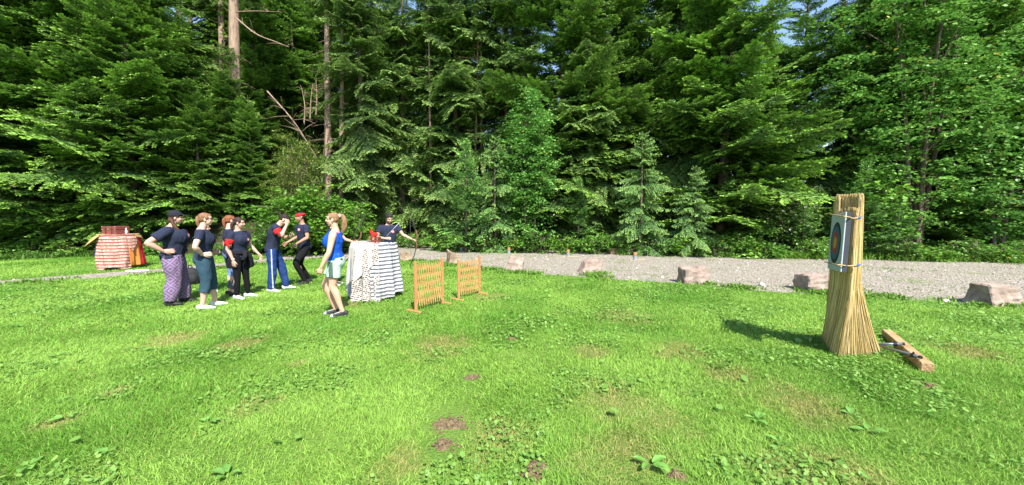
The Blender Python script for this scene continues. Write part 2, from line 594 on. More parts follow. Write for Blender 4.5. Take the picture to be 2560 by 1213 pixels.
# clover and small round-leaved weeds growing through the lawn
def round_leaves(n0, y0, y1, size, seed, thr=0.575, zmax=0.05, mask=lawn_mask, c1=(0.13, 0.29, 0.045), c2=(0.28, 0.47, 0.10), scale=1.1):
    rg = np.random.default_rng(seed)
    hw = 1.42 * y1 + 3
    X = rg.uniform(-hw, hw, n0); Y = y0 + (y1 - y0) * rg.random(n0) ** 1.0
    k = (np.abs(X) < 1.42 * Y + 3) & mask(X, Y)
    P = np.stack([X, Y], 1)
    dn = fbm(P, scale, seed + 5, 3)
    k &= dn + rg.normal(0, .03, n0) > thr
    X, Y = X[k], Y[k]; n = len(X)
    S = size * rg.uniform(.6, 1.35, n)
    yaw = rg.uniform(0, 2 * PI, n); tl = rg.uniform(0, .75, n); ta = rg.uniform(0, 2 * PI, n)
    Z = rg.uniform(.4, 1, n) * zmax
    a = np.array([[0, -.15], [.42, .18], [.5, .6], [.25, 1.0], [-.25, 1.0], [-.5, .6], [-.42, .18], [0, 0]])[:6 + 1]
    k6 = np.array([[0, -.1], [.48, .25], [.42, .85], [0, 1.0], [-.42, .85], [-.48, .25]])
    L = k6[None] * S[:, None, None]
    x = L[..., 0] * np.cos(yaw)[:, None] - L[..., 1] * np.sin(yaw)[:, None]
    y = L[..., 0] * np.sin(yaw)[:, None] + L[..., 1] * np.cos(yaw)[:, None]
    z = (x * np.cos(ta)[:, None] + y * np.sin(ta)[:, None]) * np.tan(tl)[:, None] + Z[:, None]
    V = np.stack([X[:, None] + x, Y[:, None] + y, np.maximum(z, .01)], -1)
    b = np.arange(n)[:, None] * 6
    F = np.concatenate([b + np.array([0, 1, 2, 3]), b + np.array([0, 3, 4, 5])])
    u = rg.random(n)[:, None]
    C = np.array(c1) * (1 - u) + np.array(c2) * u
    return V.reshape(-1, 3), F, np.repeat(C[:, None], 6, 1).reshape(-1, 3)
parts = [round_leaves(52000, 1.75, 4.5, .022, 61), round_leaves(100000, 4.5, 9.5, .028, 62, .585), round_leaves(1500, 2, 10, .058, 66, .50, .075, scale=3)]
Vs, Fs, Cs, base = [], [], [], 0
for V, F, C in parts:
    Vs.append(V); Fs.append(F + base); Cs.append(C); base += len(V)
tag(link_mesh("clover", np_mesh("clover", np.vstack(Vs), np.vstack(Fs), np.vstack(Cs)), M['leaf']),
    "patches of small round clover leaves spread through the lawn", "clover", kind="stuff")

# soil in the bare spots
bm = bmesh.new()
rg = random.Random(4)
for c, r, k in spotw:
    if k != 's': continue
    r *= .8
    for q in range(3):
        ellipsoid(bm, (c.x + rg.uniform(-.35, .35) * r, c.y + rg.uniform(-.25, .25) * r, 0.0), (r * rg.uniform(.4, .7), r * rg.uniform(.3, .5), .012), sub=3)
    for q in range(int(700 * r)):
        a_, d_ = rg.uniform(0, 2 * PI), abs(rg.gauss(0, .55)) * r
        z_ = max(.002, .022 * (1 - d_ / r))
        k_ = rg.uniform(.006, .018)
        ellipsoid(bm, (c.x + math.cos(a_) * d_, c.y + math.sin(a_) * d_ * .8, z_), (k_, k_ * rg.uniform(.6, 1), k_ * .7), sub=1)
for v in bm.verts:
    v.co += Vector((0, 0, 1)) * (mnoise.noise(v.co * 40) * .008)
M['soil'] = mat_plain("soil", (0.16, 0.118, 0.066), .95, .1, .4, 30, 0.8, 90)
tag(link_mesh("soil", bm_mesh("soil", bm, True), M['soil']), "crumbly brown molehill soil in bare spots of the lawn", "soil", kind="stuff")

# pebbles and weeds on the gravel
def gravel_mask(X, Y): return in_poly(X, Y, gravel_poly)
rg = np.random.default_rng(5)
n0 = 60000
X = rg.uniform(-16, 26, n0); Y = rg.uniform(7, 21, n0)
k = gravel_mask(X, Y) & (np.abs(X) < 1.42 * Y + 3) & (rg.random(n0) < np.clip(9.0 / Y, 0, 1) ** 1.6)
X, Y = X[k], Y[k]; n = len(X)
S = np.clip(rg.lognormal(-4.35, .45, n), .006, .05)
oct_ = np.array([[1, 0, 0], [0, 1, 0], [-1, 0, 0], [0, -1, 0], [0, 0, .75], [0, 0, -.3]])
V = oct_[None] * S[:, None, None] * rg.uniform(.7, 1.3, (n, 6, 1))
yaw = rg.uniform(0, 2 * PI, n)
x = V[..., 0] * np.cos(yaw)[:, None] - V[..., 1] * np.sin(yaw)[:, None]
y = V[..., 0] * np.sin(yaw)[:, None] + V[..., 1] * np.cos(yaw)[:, None]
V = np.stack([x + X[:, None], y + Y[:, None], V[..., 2] + .008], -1).reshape(-1, 3)
b = np.arange(n)[:, None] * 6
T = np.concatenate([b + np.array(q) for q in ((0, 1, 4), (1, 2, 4), (2, 3, 4), (3, 0, 4), (1, 0, 5), (2, 1, 5), (3, 2, 5), (0, 3, 5))])
u = rg.random(n)[:, None]
C = np.array([.15, .13, .11]) * (1 - u) + np.array([.42, .38, .33]) * u
M['stone'] = mat_attr("pebble_stone", .9, .15, .15, 20, .3)
tag(link_mesh("gravel_stones", np_mesh("gravel_stones", V, T, np.repeat(C[:, None], 6, 1).reshape(-1, 3)), M['stone']),
    "loose grey and beige gravel stones scattered over the path", "gravel", kind="stuff")

# weeds: on the near edge of the gravel, loosely over it, and along its far edge
def tufts(Pts, H, seed, wide=.02, per=16, c1=(0.09, 0.21, 0.02), c2=(0.17, 0.31, 0.04), spread=.12):
    rg = np.random.default_rng(seed)
    X = np.repeat(Pts[:, 0], per) + rg.normal(0, spread, len(Pts) * per)
    Y = np.repeat(Pts[:, 1], per) + rg.normal(0, spread, len(Pts) * per)
    Z = np.repeat(Pts[:, 2], per) if Pts.shape[1] > 2 else np.zeros_like(X)
    n = len(X)
    h = H * rg.uniform(.35, 1.2, n); la = rg.uniform(0, 2 * PI, n); ln = rg.uniform(.2, 1.0, n) * h
    W = wide * rg.uniform(.6, 1.4, n); an = la + PI / 2 + rg.normal(0, .4, n)
    sx, sy = np.cos(an) * W / 2, np.sin(an) * W / 2
    V = np.zeros((n, 6, 3))
    for i, (t, ww) in enumerate(((0, .5), (.6, 1.), (1., .1))):
        cx = X + np.cos(la) * ln * t ** 1.5; cy = Y + np.sin(la) * ln * t ** 1.5
        zz = Z + h * (t - .25 * t * t * ln / h)
        V[:, 2 * i] = np.stack([cx - sx * ww, cy - sy * ww, zz], 1)
        V[:, 2 * i + 1] = np.stack([cx + sx * ww, cy + sy * ww, zz], 1)
    b = np.arange(n) * 6
    F = np.concatenate([np.stack([b, b + 1, b + 3, b + 2], 1), np.stack([b + 2, b + 3, b + 5, b + 4], 1)])
    u = rg.random(n)[:, None]
    C = np.array(c1) * (1 - u) + np.array(c2) * u
    return V.reshape(-1, 3), F, np.repeat(C[:, None], 6, 1).reshape(-1, 3)
rg = np.random.default_rng(77)
nw = near_w[(near_w[:, 1] < 16) & (near_w[:, 0] > -14)]
pa = nw[rg.integers(0, len(nw), 420)] + rg.normal(0, .16, (420, 2)) + np.array([0, .05])
dens = fbm(pa, .9, 88, 2); pa = pa[dens > .44]
rkp = [(1014, 654), (1133, 664), (1284, 682), (1468, 686), (1735, 712), (2040, 730), (2080, 730), (2470, 768), (2510, 766)]
rkw = np.array([[gp(*p).x, gp(*p).y] for p in rkp])
pa = np.vstack([pa, np.repeat(rkw, 6, 0) + rg.normal(0, 1, (54, 2)) * np.array([.26, .05])])
gx = rg.uniform(-5, 24, 2600); gy = rg.uniform(8, 18, 2600)
q = np.stack([gx, gy], 1)
q = q[gravel_mask(gx, gy) & (fbm(q, .8, 91, 3) > .575)]
fw = far_w[(far_w[:, 0] > gp(930, 606).x)]
pf = fw[rg.integers(0, len(fw), 1500)] + np.stack([rg.normal(0, .2, 1500), rg.uniform(-.25, 1.3, 1500)], 1)
ew = edge_w[rg.integers(0, len(edge_w), 900)] + np.stack([rg.normal(0, .3, 900), rg.uniform(-.3, 1.0, 900)], 1)
Vs, Fs, Cs, base = [], [], [], 0
for V, F, C in (tufts(pa, .11, 1, .03, 22, spread=.10), tufts(q, .04, 2, .02, 8, spread=.12), tufts(pf, .32, 3, .03, 16, spread=.2), tufts(ew, .28, 4, .03, 14, (0.05, .13, .015), (.10, .2, .03), spread=.2)):
    Vs.append(V); Fs.append(F + base); Cs.append(C); base += len(V)
tag(link_mesh("weeds", np_mesh("weeds", np.vstack(Vs), np.vstack(Fs), np.vstack(Cs)), M['grass']),
    "low weeds and long grass fringing the gravel and the forest edge", "weeds", kind="stuff")

# broad dock plants in the lawn, each its own thing
def dock(px, py, size, nl, label, seed):
    rg = random.Random(seed)
    p = gp(px, py)
    root = empty("dock_plant", p, rg.uniform(0, 6))
    tag(root, label, "plant", "broad-leaved docks in the lawn")
    for i in range(nl):
        bm = bmesh.new()
        a = 2 * PI * i / nl + rg.uniform(-.8, .8)
        L = size * .62 * rg.uniform(.5, 1.15); W = L * rg.uniform(.38, .6)
        lift = rg.uniform(.05, .7)
        rows = []
        for k in range(8):
            t = k / 7
            w = W / 2 * (math.sin(PI * min(1, (t * .92 + .04)) ** .8)) + .003
            r = L * t + .02
            z = .028 + lift * L * t * (1 - .65 * t)
            row = []
            for s in (-1, -.5, 0, .5, 1):
                rr, ss = r, s * w
                row.append(bm.verts.new((math.cos(a) * rr - math.sin(a) * ss, math.sin(a) * rr + math.cos(a) * ss,
                                         z + abs(s) * w * .35 + rg.uniform(-1, 1) * .004)))
            rows.append(row)
        for r0, r1 in zip(rows, rows[1:]):
            for k in range(4): bm.faces.new((r0[k], r0[k + 1], r1[k + 1], r1[k]))
        me = bm_mesh("leaf", bm, True)
        g = rg.uniform(.8, 1.15)
        set_col(me, np.tile(np.array([0.17, .36, .07]) * g, (len(me.vertices), 1)))
        link_mesh("leaf", me, M['leaf'], root)
    return root
docks = [(1625, 1168, .17, 5, "largest dock plant in the lawn, with a big round leaf, near the bottom edge"),
         (1890, 1055, .14, 5, "pale dock plant in the lawn below the shadow of the reed target"),
         (2130, 1045, .14, 5, "flat dock plant in the lawn between the reed target and the bottom edge"),
         (1950, 1112, .11, 4, "small dock plant with one bright leaf, in the lower right of the lawn"),
         (2170, 1085, .15, 3, "dock plant with long hanging leaves just below the flat one"),
         (2355, 1000, .16, 2, "narrow grey-green dock leaf below the end of the wooden beam"),
         (2315, 1040, .11, 3, "little dock plant under the narrow grey-green leaf"),
         (275, 1140, .14, 4, "dock plant with a round bright leaf in the lower left of the lawn"),
         (165, 1050, .13, 4, "withering dock plant with brownish leaves at the left side of the lawn"),
         (140, 895, .17, 3, "dock plant with one long flat leaf at the far left of the lawn"),
         (40, 820, .2, 7, "wide cluster of dock leaves at the left edge of the lawn"),
         (645, 848, .14, 4, "small dock plant in the lawn in front of the group of people"),
         (570, 1195, .14, 4, "pale dock plant at the bottom edge of the lawn"),
         (70, 1175, .13, 4, "small dock plant in the bottom left corner"),
         (520, 1060, .13, 4, "narrow-leaved dock plant in the middle of the left lawn"),
         (800, 830, .13, 4, "low dock plant in the lawn before the woman in the blue top"),
         (150, 1010, .1, 3, "tiny dock plant above the withering one at the left")]
for i, d in enumerate(docks): dock(*d, 500 + i)
# ------------------------------------------------------------------ conifers
def rotz(V, a):
    c, s = math.cos(a), math.sin(a)
    return np.stack([V[..., 0] * c - V[..., 1] * s, V[..., 0] * s + V[..., 1] * c, V[..., 2]], -1)

def make_bough(L, seed, style):
    """flat fan of needle twigs along +X; returns quads (n,4,3), tone (n,), all in metres"""
    rg = random.Random(seed)
    Q, T = [], []
    droop = {'fir': .10, 'spruce': .30, 'young': .06, 'weep': .42}[style]
    tipup = {'fir': .10, 'spruce': .16, 'young': .16, 'weep': .0}[style]
    wq = {'fir': .068, 'spruce': .054, 'young': .045, 'weep': .046}[style]
    def axis(s):
        u = s / L
        return Vector((s, 0, L * (-droop * u * u + tipup * u ** 4) + 0.0))
    def quad(p, d, l, w, tone, roll):
        d = d.normalized()
        side = d.cross(Vector((0, 0, 1)))
        if side.length < 1e-3: side = Vector((0, 1, 0))
        side.normalize()
        up = side.cross(d)
        sd = side * math.cos(roll) + up * math.sin(roll)
        m = p + d * l * .5
        Q.append([tuple(p), tuple(m + sd * w * .5), tuple(p + d * l), tuple(m - sd * w * .5)])
        T.append(tone)
    step = .125
    n = int(L / step)
    for i in range(n + 1):
        s = L * (.10 + .90 * i / max(1, n))
        u = s / L
        p = axis(s)
        for side in (-1, 1):
            l = (.47 * L * max(0, 1 - u) ** .7 * min(1, u * 3 + .25) + .09) * rg.uniform(.65, 1.2)
            if rg.random() < .06: continue
            ang = R(rg.uniform(48, 64))
            d = Vector((math.cos(ang), side * math.sin(ang), rg.uniform(-.22, .14) - (.25 if style == 'spruce' else 0)))
            if style == 'weep': d = Vector((math.cos(ang), side * math.sin(ang) * .7, -.55 - rg.uniform(0, .35)))
            d.normalize()
            # segments along the lateral twig
            m = max(1, int(l / .085))
            roll0 = rg.uniform(-.6, .6)
            for k in range(m):
                q = p + d * (l * k / m) + Vector((0, 0, -.12 * l * (k / m) ** 2 * (2 if style in ('spruce', 'weep') else 1)))
                v = (k + 1) / m
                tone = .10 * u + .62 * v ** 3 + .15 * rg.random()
                quad(q, d, l / m * 1.35, wq * 1.0, tone, roll0)
                ls = (.30 * l * (1 - k / m) + .075) * rg.uniform(.5, 1.25)
                ls = min(ls, .20)
                for s2 in (-1, 1):
                    a2 = R(50) * s2 * side * -1
                    d2 = Vector((d.x * math.cos(a2) - d.y * math.sin(a2), d.x * math.sin(a2) + d.y * math.cos(a2), d.z + rg.uniform(-.28, .22) - (.5 if style == 'weep' else 0)))
                    quad(q + d * l / m * .4, d2, ls, wq * rg.uniform(.8, 1.15), tone + .22 * rg.random() - .05, rg.uniform(-.9, .9))
    # leading tip
    for k in range(3):
        a = (k - 1) * .5
        quad(axis(L * .97), Vector((math.cos(a), math.sin(a), 0)), .14, wq, .95, 0)
    return np.array(Q, dtype=np.float32), np.array(T, dtype=np.float32)

BT = {}
for st in ('fir', 'spruce', 'young', 'weep'):
    for L in ((.6, 1.2, 2.0, 3.0, 4.0) if st in ('fir', 'spruce') else (.4, .8, 1.4, 2.1)):
        BT[(st, L)] = [make_bough(L, hash((st[0] == 'f', L, k)) % 9999 + k, st) for k in range(2)]

def bough_for(st, L, rg):
    Ls = [k[1] for k in BT if k[0] == st]
    b = min(Ls, key=lambda x: abs(math.log(x / L)))
    Q, T = BT[(st, b)][rg.randrange(2)]
    return Q * (L / b), T

def conifer_crown(H, base, rmax, style, seed, c_in, c_out, whorl=.42, per=6, gap=.0, point=.75, sink=0.0):
    rg = random.Random(seed)
    Qs, Ts = [], []
    z = base
    while z < H - .15:
        u = (z - base) / (H - base)
        r = rmax * (1 - u) ** point * (.92 + .08 * math.sin(u * 20 + seed))
        if z - base < 1.2: r *= .72 + .28 * (z - base) / 1.2
        k = max(3, int(per * (1 if z < 13 else .6) + .5))
        a0 = rg.uniform(0, 2 * PI)
        for i in range(k):
            if rg.random() < gap: continue
            az = a0 + 2 * PI * i / k
            lob = mnoise.noise(Vector((math.cos(az) * 1.9, math.sin(az) * 1.9, z * .62)) + Vector((seed * 7.3, 0, 0)))
            L = r * min(1.35, max(.22, .84 + 1.7 * lob)) * rg.uniform(.8, 1.12) + .15
            if lob < -.14 and rg.random() < .8: continue
            Q, T = bough_for(style, L, rg)
            if rg.random() < .5: Q = Q * np.array([1, -1, 1], dtype=np.float32)
            roll = rg.uniform(-.38, .38)
            c, s = math.cos(roll), math.sin(roll)
            Q = np.stack([Q[..., 0], Q[..., 1] * c - Q[..., 2] * s, Q[..., 1] * s + Q[..., 2] * c], -1)
            pit = {'fir': rg.uniform(-.25, .32), 'spruce': rg.uniform(-.42, .10), 'young': rg.uniform(.1, .45), 'weep': rg.uniform(-.05, .3)}[style] + (.55 * u * u if style != 'spruce' else .5 * u * u) - (.12 if u < .25 else 0)
            c, s = math.cos(pit), math.sin(pit)
            Q = np.stack([Q[..., 0] * c - Q[..., 2] * s, Q[..., 1], Q[..., 0] * s + Q[..., 2] * c], -1)
            Q = rotz(Q, a0 + 2 * PI * i / k + rg.uniform(-.35, .35))
            Q = Q + np.array([0, 0, z + rg.uniform(-.2, .2)], dtype=np.float32)
            Qs.append(Q); Ts.append(np.clip(T + rg.uniform(-.18, .18), 0, 1.1))
        z += whorl * rg.uniform(.75, 1.25) * (1 if z < 13 else 1.4)
    Q = np.concatenate(Qs); T = np.concatenate(Ts)
    n = len(Q)
    rn = np.random.default_rng(seed)
    Q = Q + rn.normal(0, .006, Q.shape)
    V = Q.reshape(-1, 3)
    V[:, 2] = np.maximum(V[:, 2], .03)
    F = np.arange(n * 4).reshape(-1, 4)
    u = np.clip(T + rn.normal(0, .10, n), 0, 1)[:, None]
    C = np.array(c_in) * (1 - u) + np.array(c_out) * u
    dead = rn.random(n) < .008
    C[dead] = (0.10, .06, .03)
    return np_mesh("crown", V, F, np.repeat(C[:, None], 4, 1).reshape(-1, 3))

def trunk_mesh(H, r, seed, dead_from=0.5, dead_to=4, ndead=30, bend=.15, flare=1.5):
    rg = random.Random(seed)
    bm = bmesh.new()
    pts, rad = [], []
    n = 14
    for i in range(n + 1):
        t = i / n
        pts.append((bend * math.sin(t * 3 + seed), bend * math.cos(t * 2.3 + seed) - bend * math.cos(seed), H * t - .3 * (1 - t)))
        rad.append(r * (1 - t) ** .8 * (flare if i == 0 else 1) + .012)
    pts[0] = (pts[0][0], pts[0][1], -.8)
    tube(bm, pts, rad, 12, False)
    for k in range(ndead):
        z = rg.uniform(dead_from, dead_to)
        a = rg.uniform(0, 2 * PI); L = rg.uniform(.3, 1.5)
        c = Vector((0, 0, z)); d = Vector((math.cos(a), math.sin(a), rg.uniform(-.3, .15)))
        p = [c, c + d * L * .5 + Vector((0, 0, -.04)), c + d * L + Vector((rg.uniform(-.1, .1), rg.uniform(-.1, .1), -.12 * L))]
        tube(bm, p, [.016, .010, .004], 4, False)
        for q in range(3):
            b0 = p[0].lerp(p[2], rg.uniform(.3, .9))
            tube(bm, [b0, b0 + Vector((rg.uniform(-.3, .3), rg.uniform(-.3, .3), rg.uniform(-.2, .1)))], [.006, .002], 3, False)
    return bm_mesh("trunk", bm, True)

M['bark'] = mat_plain("spruce_bark", (0.085, 0.062, 0.045), .95, .1, .3, 6, 0.9, 18, stretch=(3, 3, .6), col2=(0.20, .15, .115))
M['bark_pale'] = mat_plain("pale_bark", (0.19, 0.13, 0.095), .95, .1, .3, 5, 0.9, 15, stretch=(3, 3, .5), col2=(0.38, .27, .20))
M['twig'] = mat_plain("dead_twigs", (0.15, 0.11, 0.075), .95, .1, .3, 8)

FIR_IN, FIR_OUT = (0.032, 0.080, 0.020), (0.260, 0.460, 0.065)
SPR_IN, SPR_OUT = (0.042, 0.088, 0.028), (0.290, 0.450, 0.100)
PROT = {}
def proto(key, crown, trunk): PROT[key] = (crown, trunk)
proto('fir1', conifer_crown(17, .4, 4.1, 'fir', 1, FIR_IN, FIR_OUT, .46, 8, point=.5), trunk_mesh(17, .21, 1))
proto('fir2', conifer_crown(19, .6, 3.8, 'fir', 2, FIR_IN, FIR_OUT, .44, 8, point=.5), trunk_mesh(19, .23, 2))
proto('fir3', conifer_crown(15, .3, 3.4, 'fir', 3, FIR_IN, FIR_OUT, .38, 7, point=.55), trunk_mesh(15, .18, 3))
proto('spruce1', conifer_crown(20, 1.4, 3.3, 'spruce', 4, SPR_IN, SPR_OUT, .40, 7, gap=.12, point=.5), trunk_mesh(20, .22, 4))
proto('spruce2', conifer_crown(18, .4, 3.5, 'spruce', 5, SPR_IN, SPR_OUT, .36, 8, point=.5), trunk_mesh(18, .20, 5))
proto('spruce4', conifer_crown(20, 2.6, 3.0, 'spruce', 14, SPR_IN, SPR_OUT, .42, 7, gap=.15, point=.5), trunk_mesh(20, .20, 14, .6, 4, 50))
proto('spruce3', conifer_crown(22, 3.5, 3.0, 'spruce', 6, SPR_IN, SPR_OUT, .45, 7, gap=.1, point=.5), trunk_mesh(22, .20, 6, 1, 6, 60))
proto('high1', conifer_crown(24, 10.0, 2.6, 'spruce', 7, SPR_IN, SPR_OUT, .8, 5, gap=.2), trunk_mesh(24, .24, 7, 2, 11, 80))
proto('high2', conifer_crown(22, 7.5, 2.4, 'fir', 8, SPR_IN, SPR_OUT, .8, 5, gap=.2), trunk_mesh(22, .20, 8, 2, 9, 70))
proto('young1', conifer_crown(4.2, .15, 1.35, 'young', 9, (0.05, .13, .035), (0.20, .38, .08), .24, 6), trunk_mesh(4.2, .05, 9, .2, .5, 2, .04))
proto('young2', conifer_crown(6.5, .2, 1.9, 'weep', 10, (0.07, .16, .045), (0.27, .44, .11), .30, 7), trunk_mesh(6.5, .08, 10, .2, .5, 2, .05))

def put_tree(key, x, y, z, s, rz, label, cat, group=None, name="spruce_tree", bark='bark', sz=None, tilt=0.0):
    cm, tm = PROT[key]
    r = empty(name, (x, y, z), rz)
    r.scale = (s, s, sz or s)
    if tilt: r.rotation_euler = (tilt, 0, rz)
    tag(r, label, cat, group)
    link_mesh("crown", cm, M['needle'], r)
    t_ = bpy.data.objects.new("trunk", tm); col.objects.link(t_); t_.parent = r
    if not tm.materials: tm.materials.append(M['bark'])
    return r

def ground_h(x, y): return float(hill_h([x], [y])[0])
trg = random.Random(99)
def tree_px(key, px, Y, s, label, cat, group=None, name="spruce_tree", **k):
    x = (px - 1280) / FPX * Y
    return put_tree(key, x, Y, ground_h(x, Y), s, trg.uniform(0, 2 * PI), label, cat, group, name, **k)

# front rank along the clearing, left to right
front = [
 ('fir1', -170, 16.0, 1.0, "fir_tree", "leftmost fir, with its outer boughs reaching into the left edge of the clearing"),
 ('fir2', 60, 17.8, 1.0, "fir_tree", "big dark fir rising behind and left of the table with the brown chest"),
 ('fir3', 235, 17.0, 1.12, "fir_tree", "broad fir with bright bough tips right behind the brown chest table"),
 ('fir1', 385, 17.8, .82, "fir_tree", "broad fir with layered bright boughs behind the woman in the cap"),
 ('fir3', 640, 22.0, .45, "fir_tree", "shaded fir at the foot of the bank behind the dark-haired woman"),
 ('spruce4', 905, 20.5, .95, "spruce_tree", "bushy spruce behind the woman in the blue top, left of the dark forest opening"),
 ('spruce4', 1010, 22.5, 1.0, "spruce_tree", "tall spruce just above the archer's dark forest opening"),
 ('spruce2', 1140, 22.0, 1.0, "spruce_tree", "shaggy spruce above the right side of the dark forest opening"),
 ('spruce1', 1260, 21.5, 1.0, "spruce_tree", "tall spruce rising behind the bright feathery ash"),
 ('fir2', 1405, 19.5, 1.0, "fir_tree", "large fir between the bright feathery ash and the pale drooping spruce"),
 ('fir1', 1530, 20.8, 1.05, "fir_tree", "massive dark fir towering behind the pale drooping spruce"),
 ('spruce2', 1690, 20.0, 1.05, "spruce_tree", "big spruce behind the two wooden boxes' right-hand side"),
 ('fir3', 1800, 17.5, 1.15, "fir_tree", "fir with jagged upright boughs left of the flowering bush"),
 ('fir2', 1985, 18.8, .72, "fir_tree", "dark fir with sky gaps beside it, left behind the reed target"),
 ('spruce2', 2130, 17.5, .85, "spruce_tree", "spruce right behind the top of the reed target"),
 ('fir1', 2330, 17.5, .95, "fir_tree", "dark fir in the shade behind the maple"),
 ('fir2', 2560, 17.0, 1.0, "fir_tree", "dark fir behind the maple at the right edge"),
 ('fir1', 2790, 15.5, 1.0, "fir_tree", "outermost fir on the right, partly beyond the maple"),
]
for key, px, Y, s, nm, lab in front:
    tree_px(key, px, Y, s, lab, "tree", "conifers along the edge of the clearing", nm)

# second and third ranks: bigger trees in the shade
LANDM = [(-400, "off the left edge"), (-150, "at the picture's left edge"), (60, "left of the brown chest table"), (300, "above the brown chest table"), (440, "above the woman in the cap"), (560, "above the woman with sunglasses"),
  (690, "above the man with the red armband"), (765, "above the man with the red headband"), (850, "above the woman in the blue top"), (970, "above the bearded archer"), (1070, "above the first lattice screen"),
  (1175, "above the second lattice screen"), (1240, "above the soft bluish young spruce"), (1325, "above the feathery ash"), (1420, "above the tree line's middle"), (1480, "above the tilted pinkish rock"), (1550, "above the two wooden boxes"),
  (1610, "above the pale drooping spruce"), (1735, "above the blocky pink rock"), (1840, "above the shadow of the target"), (1950, "above the pale flowering bush"), (2100, "above the target board"), (2180, "just right of the reed target"),
  (2290, "behind the tall maple"), (2400, "between the two maples"), (2490, "above the large cracked rock"), (2600, "at the picture's right edge"), (2750, "off the right edge"), (2900, "far off the right edge")]
used_l = set()
def rank_label(what, row, px):
    for d, ph in sorted((abs(p - px), ph) for p, ph in LANDM):
        l = "%s in the %s row, %s" % (what, row, ph)
        if l not in used_l:
            used_l.add(l)
            return l
grp = "trees deeper in the forest"
extra = [('fir3', 510, 17.2, .45), ('fir3', 632, 18.3, .38), ('fir2', 655, 24, .55), ('fir1', 745, 27, .6), ('fir2', 800, 30, .75), ('fir1', 700, 34, .8), ('spruce1', 865, 33, 1.0), ('fir1', 590, 19.0, .42), ('fir3', -60, 15.4, 1.0), ('fir1', 150, 16.6, .8), ('fir3', 345, 16.4, .85),  ('spruce4', 955, 25, 1.1), ('spruce4', 1080, 25, 1.05), ('spruce2', 1465, 18.9, .75), 
  ('fir3', 1890, 17.6, .62), ('spruce2', 2230, 19, 1.0), ('fir3', 2440, 17.5, 1.1), ('fir3', 2680, 17, 1.0)]
for key, px, Y, s in extra:
    tree_px(key, px, Y, s, rank_label("fir" if "fir" in key else "spruce", "front", px), "tree", "conifers filling the forest edge", "conifer_tree")
grp = "trees deeper in the forest"
WH = {'fir1': "dark fir", 'fir2': "dark fir", 'fir3': "dark fir", 'spruce1': "shaded spruce", 'spruce2': "shaded spruce", 'spruce3': "bare-footed spruce", 'high1': "bare-trunked spruce", 'high2': "bare-trunked fir"}
k = 0
for px in range(-500, 3200, 150):
    Y = 24 + (k * 37 % 11) * .35
    key = ('fir2', 'spruce1', 'fir1', 'spruce2')[k % 4]
    if 560 < px < 900: k += 1; continue
    if 1880 < px < 2080 or 1290 < px < 1500: key = 'high1'
    if px > 2450: key = 'high2'
    if px < 2500: tree_px(key, px + trg.uniform(-40, 40), Y, trg.uniform(.9, 1.15), rank_label(WH[key], "second", px), "tree", grp, "conifer_tree")
    k += 1
for px in range(-380, 2900, 165):
    Y = 29 + (k * 29 % 13) * .5
    key = ('high1', 'high2', 'spruce3')[k % 3]
    if px < 2450 and not 1900 < px < 2090 and not 1400 < px < 1500: tree_px(key, px + trg.uniform(-40, 40), Y, trg.uniform(.9, 1.15), rank_label(WH[key], "third", px), "tree", grp, "conifer_tree")
    k += 1
for px in range(-200, 2800, 150):
    Y = 37 + (k * 29 % 13) * .8
    key = ('fir2', 'high2', 'spruce2', 'high1')[k % 4]
    if px < 900: key = 'high1'
    if 1880 < px < 2090 or 1380 < px < 1500 or 900 < px < 1010: k += 1; continue
    tree_px(key, px + trg.uniform(-40, 40), Y, trg.uniform(.9, 1.1), rank_label(WH[key], "farthest", px), "tree", grp, "conifer_tree")
    k += 1

# named tall pale trunks seen against the dark bank (crowns start high above)
def pole_tree(px_b, py_b, px_t, Y, r, label, seed, crown_s=.9, Hs=24):
    b = at(px_b, py_b, Y); x, z = b.x, ground_h(b.x, Y)
    zb = min(z, b.z)
    top = at(px_t, 0, Y)
    slope = (top.x - b.x) / max(1, (top.z - b.z))
    root = empty("pine_tree", (x, Y, zb - .3), 0)
    root.rotation_euler = (0, math.atan(slope), 0)
    tag(root, label, "tree", "tall pale trunks on the bank")
    tm = trunk_mesh(Hs, r, seed, 3, 12, 24, .10, 1.25)
    link_mesh("trunk", tm, M['bark_pale'], root)
    c = bpy.data.objects.new("crown", PROT['high1'][0]); col.objects.link(c); c.parent = root
    c.scale = (crown_s, crown_s, 1); c.location = (0, 0, 2.5)
    return root
PINES = [(578, 240, 573, 19.5, .30, "thickest pale pine trunk, standing above the dark-haired woman", 31),
         (548, 140, 544, 24.5, .20, "pale grey trunk just left of the thickest pine trunk", 32),
         (691, 100, 689, 29, .20, "reddish trunk high on the bank, right of the thickest pine trunk", 33),
         (768, 65, 766, 33, .22, "dark grey trunk high on the bank near the top of the slope", 34),
         (818, 350, 815, 20.5, .19, "pale slender trunk running down behind the bandana man", 35),
         (853, 450, 852, 20.5, .12, "thin reddish trunk just right of the pale slender one", 36),
         (1185, 420, 1189, 21.2, .055, "thin whitish trunk, left one of a close pair above the lattice screens", 37),
         (1200, 420, 1198, 21.5, .055, "thin whitish trunk, right one of a close pair above the lattice screens", 38),
         (1068, 300, 1067, 21.5, .06, "thin pale trunk left of the whitish pair", 39),
         (944, 200, 943, 30, .12, "whitish trunk glimpsed high between the spruces by a patch of sky", 40),
         (725, 40, 724, 33, .12, "thin light trunk on the upper slope between two darker trunks", 41)]
for p in PINES: pole_tree(*p)

